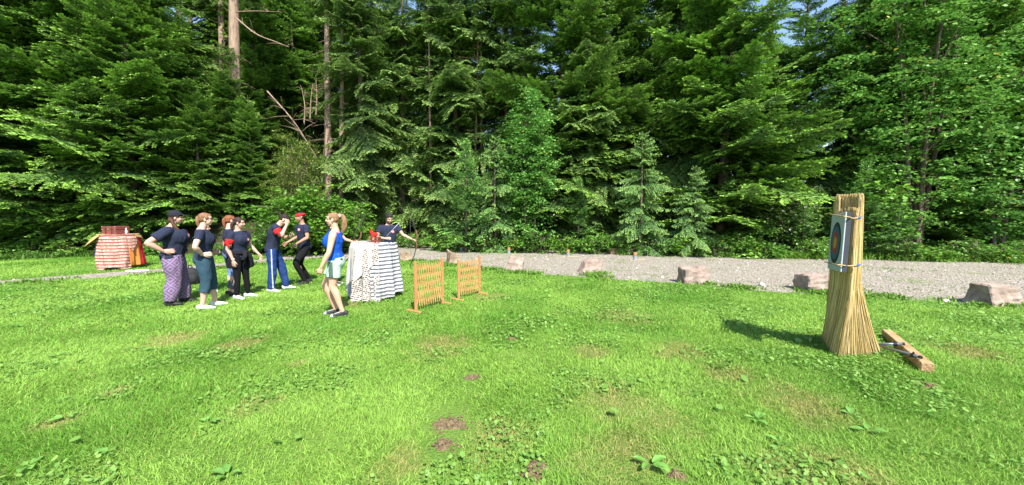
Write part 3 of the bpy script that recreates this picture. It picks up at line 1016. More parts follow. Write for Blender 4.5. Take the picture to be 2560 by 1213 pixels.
# bare drooping branches left of the pale trunks, and the leaning dead trunk
def branchy(name, pts, r0, seed, label, cat, group=None, nsub=14, sublen=.8):
    rg = random.Random(seed)
    bm = bmesh.new()
    P = [Vector(p) for p in spline(pts, 18)]
    tube(bm, P, [r0 * (1 - .8 * i / 17) + .004 for i in range(18)], 6)
    for k in range(nsub):
        i = rg.randrange(2, 17)
        a = P[i]
        d = Vector((rg.uniform(-1, 1), rg.uniform(-.6, .3), rg.uniform(-.4, .8))).normalized()
        L = sublen * rg.uniform(.4, 1)
        b = a + d * L * .5; c = a + d * L + Vector((0, 0, -.1))
        tube(bm, [a, b, c], [.012, .008, .003], 4)
    root = link_mesh(name, bm_mesh(name, bm, True), M['bark_pale'])
    tag(root, label, cat, group)
    return root
branchy("fallen_trunk", [tuple(at(668, 228, 17.9)), tuple(at(735, 305, 17.5)), tuple(at(792, 395, 17.2))], .032, 3,
        "pale dead trunk leaning down the bank behind the bandana man", "fallen trunk", None, 16, 1.0)
branchy("dead_branch", [tuple(at(590, 45, 19.0)), tuple(at(640, 85, 18.4)), tuple(at(690, 105, 18)), tuple(at(722, 118, 17.8))], .035, 4,
        "bare drooping branch reaching right from the thickest pine trunk", "branch", None, 8, .7)
branchy("dead_branch", [tuple(at(590, 30, 19.2)), tuple(at(640, 28, 18.4)), tuple(at(700, 30, 18))], .03, 14,
        "upper bare branch stretching right from the thickest pine trunk", "branch", None, 8, .6)
for i, (px, py) in enumerate([(775, 225), (790, 215), (760, 235)]):
    branchy("dead_branch", [tuple(at(px, py + 75, 17.8)), tuple(at(px + 2, py + 30, 17.7)), tuple(at(px + 6 - 6 * i, py - 15, 17.6))], .03, 20 + i,
            ("bare grey twig cluster standing on the bank, the middle one of three", "bare grey twig cluster standing on the bank, the rightmost of three", "bare grey twig cluster standing on the bank, nearest the leaning dead trunk")[i], "branch", "bare twigs on the bank", 12, .6)

# ------------------------------------------------------------------ broad-leaved trees and bushes
def leaf_quads(C0, size, rg, tilt=.5, droop=.0):
    """C0 (n,3) leaf centres -> folded diamonds"""
    n = len(C0)
    S = size * rg.uniform(.6, 1.25, n)
    yaw = rg.uniform(0, 2 * PI, n)
    a, b = rg.normal(0, tilt, n), rg.normal(0, tilt, n)
    k6 = np.array([[0, -.5, 0], [.40, -.12, .06], [.34, .28, .05], [0, .6, -.04], [-.34, .28, .05], [-.40, -.12, .06]])
    L = k6[None] * S[:, None, None]
    x, y, z = L[..., 0], L[..., 1], L[..., 2]
    y2 = y * np.cos(a)[:, None] - z * np.sin(a)[:, None]; z2 = y * np.sin(a)[:, None] + z * np.cos(a)[:, None]
    x3 = x * np.cos(b)[:, None] + z2 * np.sin(b)[:, None]; z3 = -x * np.sin(b)[:, None] + z2 * np.cos(b)[:, None]
    X = x3 * np.cos(yaw)[:, None] - y2 * np.sin(yaw)[:, None]
    Y = x3 * np.sin(yaw)[:, None] + y2 * np.cos(yaw)[:, None]
    V = np.stack([X, Y, z3], -1) + C0[:, None, :]
    b_ = np.arange(n)[:, None] * 6
    F = np.concatenate([b_ + np.array([0, 1, 2, 3]), b_ + np.array([0, 3, 4, 5])])
    return V, F

def broad_tree(name, px, Y, H, rx, ry, z0, leaf, nspray, nleaf, label, cat, group, seed, c1, c2, flat=.25, spray=.55, stems=5, tr=.05, base=None, extra=None, shape=None, flowers=False, gaps=0):
    rg = np.random.default_rng(seed)
    pr = random.Random(seed)
    x0 = (px - 1280) / FPX * Y
    zb = ground_h(x0, Y) if base is None else base
    root = empty(name, (x0, Y, zb), 0)
    tag(root, label, cat, group)
    # spray centres: mostly in the outer shell of a lumpy crown
    u = rg.normal(0, 1, (nspray * 3, 3)); u /= np.linalg.norm(u, axis=1)[:, None]
    rr = rg.random(nspray * 3) ** .38
    lump = .62 + .75 * vnoise(u + seed, 2.3, seed)
    P = u * rr[:, None] * lump[:, None]
    P = P[P[:, 2] > -.95][:nspray]
    P = P * np.array([rx, ry, (H - z0) / 2]) + np.array([0, 0, (H + z0) / 2])
    if shape is not None: P = shape(P)
    P[:, 2] = np.maximum(P[:, 2], .12)
    if gaps: P = P[fbm(P, .85, seed + 3, 2) > gaps]
    n = len(P)
    # each spray: a flat drooping fan of leaves
    th = rg.uniform(0, 2 * PI, (n, nleaf)); r = spray * np.sqrt(rg.random((n, nleaf))) * rg.uniform(.6, 1.2, (n, 1))
    sx, sy = rg.normal(0, .30, n), rg.normal(0, .30, n) - .25
    dx, dy = np.cos(th) * r, np.sin(th) * r
    dz = dx * sx[:, None] + dy * -sy[:, None] * .6 - .45 * (r ** 2) / spray + rg.normal(0, flat * .12, (n, nleaf))
    C0 = np.stack([P[:, None, 0] + dx, P[:, None, 1] + dy, P[:, None, 2] + dz], -1).reshape(-1, 3)
    C0[:, 2] = np.maximum(C0[:, 2], .05)
    V, F = leaf_quads(C0, leaf, rg, .45)
    m = len(C0)
    ut = np.clip(np.repeat(rg.random(n), nleaf) * .55 + rg.random(m) * .45, 0, 1)[:, None]
    C = np.array(c1) * (1 - ut) + np.array(c2) * ut
    yel = rg.random(m) < .02
    C[yel] = (.35, .33, .05)
    if flowers:
        w = (rg.random(m) < .07) & (C0[:, 2] > H * .3)
        C[w] = (.75, .68, .62)
    link_mesh("crown", np_mesh("crown", V.reshape(-1, 3), F, np.repeat(C[:, None], 6, 1).reshape(-1, 3)), M['leaf'], root)
    bm = bmesh.new()
    idx = rg.integers(0, n, min(n, 40))
    for s in range(stems):
        a = 2 * PI * s / stems + pr.uniform(-.5, .5)
        sp = .35 if stems > 1 else 0
        top = Vector((math.cos(a) * rx * .45 * (stems > 1), math.sin(a) * ry * .4 * (stems > 1), H * pr.uniform(.7, .92)))
        b = Vector((math.cos(a) * sp * .3, math.sin(a) * sp * .3, -.1))
        pts = spline([tuple(b), tuple(b.lerp(top, .5) + Vector((pr.uniform(-.15, .15), pr.uniform(-.15, .15), .1))), tuple(top)], 9)
        tube(bm, pts, [tr * (1 - .75 * i / 8) for i in range(9)], 7, False)
        for q in range(10):
            p = P[idx[(s * 10 + q) % len(idx)]]
            st = Vector(pts[min(8, max(1, int(9 * min(.95, max(.1, p[2] / H - .12)))))])
            e = Vector(p)
            tube(bm, [st, st.lerp(e, .5) + Vector((0, 0, .1)), e], [tr * .35, tr * .22, .005], 4, False)
    link_mesh("trunk", bm_mesh("trunk", bm, True), M['bark'], root)
    return root
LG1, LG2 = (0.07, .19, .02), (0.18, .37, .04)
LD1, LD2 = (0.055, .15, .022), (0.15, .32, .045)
broad_tree("hazel_bush", 762, 15.6, 3.0, 1.75, 1.1, .1, .13, 260, 26, "bright green broad-leaved bush behind the men with red armband and headband", "bush", None, 71, LG1, LG2)
broad_tree("hazel_bush", 880, 17.0, 2.2, 1.0, .9, .1, .11, 100, 24, "smaller bright bush beside the dark forest opening, left of the archer", "bush", None, 72, LG1, LG2)
broad_tree("ash_tree", 1325, 16.9, 7.4, 1.25, 1.1, .6, .10, 420, 34, "feathery bright green young ash standing out in the middle of the tree line", "tree", None, 73, (0.08, .21, .04), (0.20, .42, .08), spray=.45, stems=2)
broad_tree("maple_tree", 2290, 15.2, 13.5, 3.7, 1.9, .9, .115, 1250, 42, "tall maple with layered light green leaves, right of the reed target", "tree", "maples at the right", 74, (0.06, .17, .03), (0.20, .40, .07), gaps=.44, spray=.55, stems=4, tr=.11)
broad_tree("maple_tree", 2500, 14.6, 7.2, 2.3, 1.4, .5, .115, 420, 44, "lower maple with drooping leafy branches at the right edge", "tree", "maples at the right", 75, (0.06, .17, .03), (0.18, .38, .07), gaps=.40, spray=.6, stems=2, tr=.07)
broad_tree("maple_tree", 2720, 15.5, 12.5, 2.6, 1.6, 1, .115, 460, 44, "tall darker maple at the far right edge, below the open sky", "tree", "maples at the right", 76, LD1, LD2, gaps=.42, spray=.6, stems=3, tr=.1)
broad_tree("maple_tree", 2190, 14.7, 3.6, .9, .8, .6, .14, 80, 26, "small leafy maple shoot right behind the reed target", "tree", "maples at the right", 77, LG1, LG2)
broad_tree("elder_bush", 1960, 15.9, 3.0, 1.35, .9, .2, .10, 190, 26, "pale flowering bush left of the reed target", "bush", None, 78, (0.07, .15, .03), (0.18, .30, .07), flowers=True)
broad_tree("beech_tree", 650, 26, 9, 3.2, 2, 1, .15, 200, 24, "sunlit light green tree on the slope behind the pale pine trunks", "tree", "trees on the slope", 79, LG1, (0.2, .36, .04), spray=.8, stems=2)
broad_tree("beech_tree", 790, 31, 8, 3.6, 2, 1, .16, 180, 24, "bright leafy tree near the top of the slope", "tree", "trees on the slope", 80, LG1, (0.2, .36, .04), spray=.9, stems=2)
broad_tree("larch_bush", 745, 17.3, 4.6, 1.1, .9, .3, .06, 220, 40, "yellowish feathery shrub growing by the leaning dead trunk on the bank", "bush", None, 81, (0.11, .17, .03), (0.24, .30, .06), spray=.45)

yg = "young spruces at the edge of the gravel"
tree_px('young1', 1165, 17.0, 1.2, "pointed young spruce at the left end of the tree line beyond the gravel", "tree", yg, "young_spruce")
tree_px('young2', 1240, 17.0, .80, "soft bluish young spruce between the pointed one and the feathery ash", "tree", yg, "young_spruce")
tree_px('young2', 1605, 15.7, .78, "pale drooping young spruce standing bright before the dark firs", "tree", yg, "young_spruce")
tree_px('young2', 1735, 15.3, .56, "lower pale spruce right of the drooping one", "tree", yg, "young_spruce")
tree_px('young1', 2160, 14.6, .92, "young spruce with spiky shoots directly behind the reed target", "tree", yg, "young_spruce")
tree_px('young1', 2245, 14.2, .55, "little spruce right of the spiky young spruce behind the target", "tree", yg, "young_spruce")
tree_px('young1', 1445, 17.0, .8, "dark young spruce under the large fir right of the ash", "tree", yg, "young_spruce")
tree_px('young1', 2010, 15.2, .6, "young spruce below the pale flowering bush", "tree", yg, "young_spruce")
tree_px('young1', 700, 15.9, .55, "small dark young spruce left of the bright broad-leaved bush", "tree", yg, "young_spruce")

# low shrubs in a row along the forest edge
low = [(1095, 17.9, .8, "rounded low shrub at the bend of the gravel"), (1130, 17.0, .9, "low shrub under the pointed young spruce"),
       (1215, 16.8, 1.0, "low shrub between the two left young spruces"), (1290, 16.6, .9, "dark leafy shrub at the foot of the ash"),
       (1350, 16.5, 1.1, "taller leafy shrub right below the ash"), (1415, 16.2, .8, "low shrub behind the left gravel marker pots"),
       (1490, 16.0, 1.0, "leafy shrub left of the two wooden boxes"), (1560, 15.9, 1.1, "leafy shrub right behind the two wooden boxes"),
       (1640, 15.5, 1.0, "shrub below the pale drooping spruce"), (1710, 15.2, .9, "round shrub under the lower pale spruce"),
       (1790, 14.9, .9, "low shrub halfway between the boxes and the reed target"), (1870, 14.7, 1.0, "low shrub left of the flowering bush"),
       (1925, 14.5, .7, "small shrub in front of the flowering bush"), (2060, 14.3, .8, "low shrub left behind the target board"),
       (2260, 13.8, 1.0, "broad-leaved shrub at the gravel edge right of the reed target"), (2340, 13.6, .6, "small weed shrub right of the broad-leaved one"),
       (2420, 13.5, .9, "shrub at the gravel edge below the lower maple"), (2500, 13.3, .6, "little shrub above the rightmost rock"),
       (2590, 13.3, .9, "shrub at the right edge of the picture by the gravel"),
       (1000, 19.5, .9, "fern-like shrub in the dark opening behind the archer"), (1045, 19.0, .7, "small shrub at the right of the dark opening"),
       (930, 18.2, .9, "shrub at the left of the dark opening"), (640, 16.0, .8, "low shrub behind the dark-haired woman"),
       (560, 15.6, .6, "low shrub behind the woman with sunglasses"), (60, 14.9, .8, "low shaded shrub at the left edge of the forest"),
       (160, 15.0, .7, "low shaded shrub left behind the brown chest table"), (390, 15.3, .7, "low shrub between the chest table and the woman in the cap")]
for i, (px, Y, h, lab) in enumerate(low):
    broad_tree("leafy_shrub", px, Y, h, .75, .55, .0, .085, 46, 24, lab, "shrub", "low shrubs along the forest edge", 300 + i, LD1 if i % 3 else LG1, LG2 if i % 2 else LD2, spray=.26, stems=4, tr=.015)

# ferns and brambles covering the bank
rg = np.random.default_rng(9)
nb = 5200
bx = rg.uniform(-28, -5, nb); by = rg.uniform(16, 42, nb)
hb = hill_h(bx, by); kk = (hb > .2) & (fbm(np.stack([bx, by], 1), .35, 4, 3) > .5)
bp_ = np.stack([bx, by, hb - .05], 1)[kk]
V1, F1, C1 = tufts(bp_, .55, 6, .07, 14, (0.03, .07, .012), (0.10, .19, .025), spread=.35)
tag(link_mesh("undergrowth", np_mesh("undergrowth", V1, F1, C1), M['grass']), "ferns and brambles covering the dark bank under the trees", "undergrowth", kind="stuff")
# ------------------------------------------------------------------ people
NAVY = (0.022, 0.027, 0.050)
SKIN = (0.50, 0.29, 0.21)
RED = (0.62, 0.02, 0.02)

def M_head(c, yaw, pitch):
    return Matrix.Translation(c) @ Matrix.Rotation(yaw, 4, 'Z') @ Matrix.Rotation(pitch, 4, 'Y')

def build_hand(bm, wrist, d, nrm, side, curl=.5, s=1.0, spread=.10, thumb=.6):
    """d: towards the fingers, nrm: out of the back of the hand, side=+1 if the thumb lies along d x nrm"""
    d = Vector(d).normalized(); nrm = Vector(nrm); nrm = (nrm - d * nrm.dot(d)).normalized()
    t = d.cross(nrm) * side
    w = Vector(wrist)
    P = [w - d * .02, w + d * .02, w + d * .055 + nrm * .002, w + d * .092]
    tube(bm, P, [(.024 * s, .017 * s), (.033 * s, .015 * s), (.040 * s, .014 * s), (.038 * s, .011 * s)], 12, True, side=t)
    L = [.068, .078, .074, .058]
    for i in range(4):
        o = (1.5 - i) * .0205
        b = w + d * .085 + t * o * s
        dd = (d + t * (1.5 - i) * spread * .5).normalized()
        pts = [b]; a = 0
        for k, (f, r) in enumerate(((.45, .0095), (.30, .0088), (.25, .0075))):
            a += curl * (.55, .9, .8)[k]
            q = dd * math.cos(a) - nrm * math.sin(a)
            pts.append(pts[-1] + q * L[i] * f * s)
        tube(bm, pts, [.0100, .0095, .0088, .0068], 8, True)
    b = w + d * .025 + t * .022 * s
    q1 = (d * .75 + t * thumb - nrm * .25).normalized()
    q2 = (d * .95 + t * thumb * .4 - nrm * (.2 + curl * .5)).normalized()
    tube(bm, [b, b + q1 * .038, b + q1 * .038 + q2 * .030, b + q1 * .038 + q2 * .055], [.014, .0115, .0105, .008], 8, True)

def torso_rings(b, shear, infl=0.0, z0=None, z1=None):
    """list of (centre, (ry, rx)) rings from crotch to neck base"""
    F = b['fat']; W = b['w']; female = b.get('f', 1)
    rg = [(.80, .00, .085, .135 * 1.0), (.88, -.015, .115, .172 if female else .158), (.96, -.01, .108, .160 if female else .150), (1.05, .005, .095, .132 if female else .145),
          (1.14, .012, .103, .142 if female else .158), (1.23, .018 if female else .005, .122 if female else .112, .158 if female else .172), (1.31, .008, .108, .165 if female else .182), (1.37, -.005, .085, .158 if female else .172), (1.41, -.012, .062, .105), (1.445, -.012, .050, .060)]
    out = []
    for z, xo, rx, ry in rg:
        belly = b.get('belly', 0) * math.exp(-((z - 1.06) / .13) ** 2) + b.get('bust', 0) * math.exp(-((z - 1.22) / .06) ** 2)
        hip = b.get('butt', 0) * math.exp(-((z - .90) / .08) ** 2)
        f = F if z < 1.36 else 1 + (F - 1) * .35
        rxx = rx * f + belly * .5 + hip * .5 + infl; ryy = ry * W * f + infl
        c = Vector((xo + belly * .5 - hip * .5, 0, z)) + shear(z)
        out.append((c, (ryy, rxx)))
    return out

def person(px, py, Ht, heading, label, spec):
    s = Ht / 1.70
    heading += math.atan((1280 - px) / FPX)      # headings are relative to the line of sight
    root = empty("person", gp(px, py), heading)
    tag(root, label, "person")
    b = dict(fat=1.0, w=1.0, f=1, lean=0.0, curve=0.0, hipshift=(0, 0), legfat=1.0, armfat=1.0)
    b.update(spec)
    hs = b['hipshift']
    def shear(z):
        u = z - .88
        k = max(0, z - 1.2)
        return Vector((hs[0] + b['lean'] * u + b['curve'] * k * k * 6, hs[1] + b.get('sway', 0) * u, -b.get('crouch', 0)))
    P = dict(hipL=(0, .09, .88), hipR=(0, -.09, .88), kneeL=(.02, .10, .48), kneeR=(.02, -.10, .48),
             ankL=(-.02, .11, .085), ankR=(-.02, -.11, .085), toeL=0.1, toeR=-0.1,
             shL=(0, .17 if b['f'] else .19, 1.365), shR=(0, -.17 if b['f'] else -.19, 1.365),
             elL=(-.03, .24, 1.09), elR=(-.03, -.24, 1.09), wrL=(.06, .22, .86), wrR=(.06, -.22, .86),
             hdL=(.2, 0, -1), hdR=(.2, 0, -1), nmL=(0, 1, 0), nmR=(0, -1, 0), curlL=.45, curlR=.45, thL=1, thR=1,
             head=(.03, 0, 1.59), yaw=0.0, pitch=0.0)
    for k in ('hipL', 'hipR'):
        P[k] = tuple(Vector(P[k]) + Vector((hs[0], hs[1], -b.get('crouch', 0))))
    for k in ('shL', 'shR'): P[k] = tuple(Vector((P[k][0], P[k][1] * b['w'] * (1 + (b['fat'] - 1) * .5), P[k][2])) + shear(1.365))
    P['head'] = tuple(Vector(P['head']) + shear(1.5) * 1.05)
    P.update(spec.get('pose', {}))
    V = {k: Vector(v) for k, v in P.items() if isinstance(v, tuple)}
    lf, af = b['legfat'], b['armfat']
    # ---- body
    bm = bmesh.new()
    rings = torso_rings(b, shear)
    pts = [r[0] for r in rings]; rad = [r[1] for r in rings]
    ss = spline([(*p, *r) for p, r in zip(pts, rad)], 22)
    tube(bm, [q[:3] for q in ss], [(q[3], q[4]) for q in ss], 20, True, side=(0, 1, 0))
    for S in 'LR':
        h, k, a = V['hip' + S], V['knee' + S], V['ank' + S]
        leg = spline([(*(h + Vector((0, 0, .03))), .088 * lf), (*h.lerp(k, .35), .082 * lf), (*h.lerp(k, .8), .058 * lf), (*k, .053 * lf), (*(k.lerp(a, .28) + Vector((-.012, 0, 0))), .056 * (1 + (lf - 1) * .6)), (*k.lerp(a, .65), .041 * (1 + (lf - 1) * .6)), (*a, .034)], 20)
        tube(bm, [q[:3] for q in leg], [q[3] for q in leg], 14, True)
        ty = P['toe' + S]
        f = Vector((math.cos(ty), math.sin(ty), 0))
        tube(bm, [a - f * .03 + Vector((0, 0, -.03)), a + f * .05 + Vector((0, 0, -.03)), a + f * .14 + Vector((0, 0, -.055))], [.035, .036, .025], 10, True)
        sh, e, w = V['sh' + S], V['el' + S], V['wr' + S]
        arm = spline([(*(sh.lerp(V['sh' + ('R' if S == 'L' else 'L')], .08)), .052 * af), (*sh.lerp(e, .12), .053 * af), (*sh.lerp(e, .5), .045 * af), (*e, .036 * af), (*e.lerp(w, .25), .039 * af), (*e.lerp(w, .7), .029 * af), (*w, .024)], 20)
        tube(bm, [q[:3] for q in arm], [q[3] for q in arm], 12, True)
        build_hand(bm, w, P['hd' + S], P['nm' + S], P['th' + S] * (1 if S == 'L' else -1), P['curl' + S])
    hc = V['head']
    HM = M_head(hc, P['yaw'], P['pitch'])
    nb = Vector((-.012, 0, 1.39)) + shear(1.39)
    tube(bm, [nb, nb.lerp(HM @ Vector((-.02, 0, -.06)), .6), HM @ Vector((-.015, 0, -.03))], [.060, .052, .050], 12, True)
    def he(c, r, rot=None):
        ellipsoid(bm, (0, 0, 0), r, HM @ Matrix.Translation(c) @ (rot or Matrix.Identity(4)), 3)
    he((-.012, 0, .030), (.094, .074, .084))
    he((.018, 0, -.030), (.066, .058, .078))
    he((.046, 0, -.088), (.026, .028, .020))
    he((.066, 0, .020), (.020, .050, .014))
    for sd in (-1, 1):
        he((-.005, sd * .072, -.012), (.018, .011, .030), Matrix.Rotation(sd * .3, 4, 'Z'))
        he((.052, sd * .033, -.030), (.026, .022, .024))
    tube(bm, [HM @ Vector((.078, 0, .012)), HM @ Vector((.098, 0, -.018)), HM @ Vector((.100, 0, -.030))], [.008, .012, .013], 8, True)
    he((.079, 0, -.058), (.013, .023, .009))
    body = remesh(bm, .0062, 3, .5)
    BV = get_v(body)
    C = np.tile(np.array(b.get('skin', SKIN)), (len(BV), 1))
    Hinv = np.array(HM.inverted())
    L = BV @ Hinv[:3, :3].T + Hinv[:3, 3]
    def paint(c, r, colr):
        m_ = (((L - np.array(c)) / np.array(r)) ** 2).sum(1) < 1
        C[m_] = colr
    lip = np.array(b.get('skin', SKIN)) * np.array((.85, .45, .48))
    paint((.090, 0, -.058), (.02, .023, .0085), lip)
    hc_ = np.array(b['haircol'])
    for sd in (-1, 1):
        paint((.078, sd * .031, .004), (.02, .013, .0062), (.04, .028, .022))
        paint((.083, sd * .033, .024), (.02, .019, .0048), hc_ * .8 + np.array((.02, .01, .01)))
    if b.get('beard'):
        m_ = (L[:, 2] < -.038) & (L[:, 2] > -.12) & (L[:, 0] > .0) & (np.abs(L[:, 1]) < .075) & ~((np.abs(L[:, 2] + .058) < .008) & (np.abs(L[:, 1]) < .022))
        C[m_] = np.array(b['skin']) * .3 + np.array((.02, .015, .012)) * .7
    set_col(body, C)
    set_v(body, BV * s)
    link_mesh("body", body, M['skin'], root)

    def fold(me, amp, sc=(9, 9, 4), seed=0):
        v = get_v(me); n = get_n(me)
        d = fbm(v * np.array(sc), 1.0, seed, 3) - .5
        d2 = np.abs(fbm(v * np.array(sc) * 1.3 + 7, 1.0, seed + 3, 2) - .5)
        set_v(me, v + n * (amp * (d * 1.5 - d2 * 1.4))[:, None])
    def garment(name, bm, colf, amp=.010, mat='cloth', vox=.009, lab=None, sc=(9, 9, 4)):
        me = remesh(bm, vox, 2, .5)
        fold(me, amp, sc, int(px))
        v = get_v(me)
        Cc = np.tile(np.array(colf if not callable(colf) else (1, 1, 1)), (len(v), 1)).astype(float)
        if callable(colf): Cc = colf(v, Cc)
        set_col(me, Cc)
        set_v(me, v * s)
        o = link_mesh(name, me, M[mat] if isinstance(mat, str) else mat, root)
        if lab: o["label"] = lab
        return o
    # ---- shirt
    st = b['shirt']
    bm = bmesh.new()
    z0 = st.get('z0', .84)
    inf = st.get('inf', .014)
    rr = torso_rings(dict(b, butt=b.get('butt', 0) * .45), shear, inf)
    ss = spline([(*p, *r) for p, r in rr], 40)
    ztop = st.get('top', 1.425)
    sel = [q for q in ss if z0 - .01 <= q[2] + b.get('crouch', 0) <= ztop]
    tube(bm, [q[:3] for q in sel], [(q[3], q[4]) for q in sel], 22, True, side=(0, 1, 0))
    if st.get('sleeve', .62) > 0:
        for S in 'LR':
            sh, e = V['sh' + S], V['el' + S]
            t = st.get('sleeve', .62)
            inn = sh.lerp(V['sh' + ('R' if S == 'L' else 'L')], .22)
            q = [(*inn, .055 * af), (*sh.lerp(e, .06), .067 * af), (*sh.lerp(e, t * .6), .064 * af), (*sh.lerp(e, t), .067 * af)]
            q = spline(q, 10)
            tube(bm, [x[:3] for x in q], [x[3] for x in q], 14, True)
    def shirtcol(v, Cc):
        Cc[:] = st['col']
        if st.get('badge') is not None:
            by, bz = st['badge']
            fr = v[:, 0] > (shear(bz).x + .02)
            e = ((v[:, 1] - by) / .043) ** 2 + ((v[:, 2] - bz) / .034) ** 2
            Cc[(e < 1) & fr] = (.62, .03, .03)
            Cc[(e < .5) & fr & (np.abs(v[:, 2] - bz) < .02)] = (.75, .68, .62)
        return Cc
    garment("shirt", bm, shirtcol, .017)
    # ---- trousers
    tr = b['trousers']
    bm = bmesh.new()
    sel = [q for q in spline([(*p, *r) for p, r in torso_rings(b, shear, tr.get('inf', .010))], 40) if q[2] + b.get('crouch', 0) <= tr.get('waist', 1.0)]
    sel[0] = (*sel[0][:3], sel[0][3] * .92, sel[0][4] * .9)
    tube(bm, [q[:3] for q in sel], [(q[3], q[4]) for q in sel], 20, True, side=(0, 1, 0))
    w0 = tr.get('w', (.100, .092, .075, .070, .060))
    for S in 'LR':
        h, k, a = V['hip' + S], V['knee' + S], V['ank' + S]
        full = [(*(h + Vector((0, 0, .04))), w0[0] * lf), (*h.lerp(k, .4), w0[1] * lf), (*h.lerp(k, .97), w0[2]), (*k.lerp(a, .5), w0[3]), (*k.lerp(a, .97), w0[4])]
        q = spline(full, 28)
        q = q[:max(4, int(28 * tr.get('len', 1.0)))]
        tube(bm, [x[:3] for x in q], [x[3] for x in q], 16, True)
    o = garment("trousers" if tr.get('len', 1) > .5 else "shorts", bm, tr['col'], tr.get('amp', .012), tr.get('mat', 'cloth'), sc=tr.get('sc', (9, 9, 5)))
    # ---- shoes
    for S in 'LR':
        a = V['ank' + S]; ty = P['toe' + S]
        f = Vector((math.cos(ty), math.sin(ty), 0)); zf = P.get('lift' + S, 0.0)
        g = Vector((a.x, a.y, zf))
        bm = bmesh.new()
        sd_ = Vector((-f.y, f.x, 0))
        for (off, z, ru, rs) in ():
            pass
        q = spline([(-.075, .045, .030, .040), (-.045, .055, .034, .052), (.02, .052, .040, .045), (.09, .042, .046, .035), (.15, .032, .042, .025), (.185, .026, .022, .016)], 12)
        tube(bm, [g + f * x + Vector((0, 0, z)) for x, z, r1, r2 in q], [(r1, r2) for x, z, r1, r2 in q], 14, True, side=sd_)
        tube(bm, [a + Vector((0, 0, .0)), a - Vector((0, 0, .05))], [.044, .046], 12, True)
        me = remesh(bm, .007, 2, .5)
        v = get_v(me)
        v[:, 2] = np.maximum(v[:, 2], zf + .004)
        Cc = np.tile(np.array(b['shoe']), (len(v), 1)).astype(float)
        sole = v[:, 2] < zf + .026
        Cc[sole] = b.get('sole', (.75, .74, .72))
        rel = v - np.array(g)
        al = rel @ np.array(f); sdd = rel @ np.array(sd_)
        if 'lace' in b:
            m_ = (al > .03) & (al < .13) & (np.abs(sdd) < .022) & (v[:, 2] > zf + .05) & ((al * 55 % 1) < .55)
            Cc[m_] = b['lace']
            Cc[(al > .145) & ~sole] = b['lace']
        set_col(me, Cc); set_v(me, v * s)
        link_mesh("shoe", me, M['shoe'], root)
    # ---- hair
    bm = bmesh.new()
    def hh(c, r):
        ellipsoid(bm, (0, 0, 0), r, HM @ Matrix.Translation(c), 3)
    def ht(pts, rad):
        q = spline([(*p, r) for p, r in zip(pts, rad)], 16)
        tube(bm, [HM @ Vector(x[:3]) for x in q], [x[3] for x in q], 12, True)
    hst = b['hair']
    if hst == 'short':
        hh((-.026, 0, .048), (.092, .080, .070)); hh((.012, 0, .076), (.062, .062, .034)); hh((-.05, 0, 0.0), (.062, .072, .06))
    elif hst == 'curly':
        hh((-.028, 0, .052), (.094, .084, .076)); hh((.022, 0, .088), (.064, .066, .042)); hh((-.055, 0, -.005), (.058, .070, .062))
        for sd in (-1, 1): hh((.005, sd * .070, .02), (.016, .014, .04))
        rr_ = random.Random(3)
        for q in range(60):
            a, e = rr_.uniform(0, 2 * PI), rr_.uniform(.1, 1.4)
            hh((-.022 + .092 * math.cos(a) * math.cos(e), .080 * math.sin(a) * math.cos(e), .058 + .078 * math.sin(e)), (.017, .017, .017))
    else:
        hh((-.022, 0, .042), (.090, .079, .077)); hh((-.03, 0, .01), (.074, .077, .070)); hh((.026, 0, .074), (.050, .056, .030))
        for sd in (-1, 1): hh((.018, sd * .064, .035), (.030, .016, .035))
    if hst == 'ponytail_long':
        ht([(-.09, 0, .06), (-.145, 0, .065), (-.175, .0, -.03), (-.165, .0, -.15), (-.130, 0, -.23)], [.022, .030, .044, .040, .012])
    if hst == 'ponytail':
        ht([(-.085, 0, .05), (-.112, 0, .035), (-.120, 0, -.03), (-.105, 0, -.11), (-.09, 0, -.16)], [.020, .024, .028, .024, .010])
    if hst == 'low_tail':
        ht([(-.085, 0, -.02), (-.115, 0, -.04), (-.12, 0, -.12), (-.10, 0, -.18)], [.03, .034, .030, .010])
    if hst == 'braid':
        hh((-.055, 0, -.05), (.06, .076, .06))
        ht([(-.045, -.062, -.06), (-.02, -.082, -.13), (.045, -.085, -.22), (.09, -.07, -.30)], [.028, .026, .022, .012])
    me = remesh(bm, .0062, 1, .5)
    v = get_v(me); n = get_n(me)
    am = .010 if hst == 'curly' else .005
    set_v(me, v + n * ((fbm(v * np.array((30, 30, 12)), 1.5, 5, 3) - .5) * am * 2)[:, None])
    v = get_v(me)
    u = fbm(v * np.array((60, 60, 10)), 1.0, 9, 2)[:, None]
    hcb = np.array(b['haircol2']) if 'haircol2' in b else hc_ * 1.7
    set_col(me, hc_ * (1 - u) + hcb * u)
    set_v(me, v * s)
    link_mesh("hair", me, M['hair'], root)
    b['HM'] = HM; b['V'] = V; b['s'] = s; b['root'] = root; b['garment'] = garment; b['shear'] = shear
    return b

def tubeq(bm, P, R_, n=16, seg=12):
    q = spline([(*p, r) for p, r in zip(P, R_)], n)
    tube(bm, [x[:3] for x in q], [x[3] for x in q], seg, True)

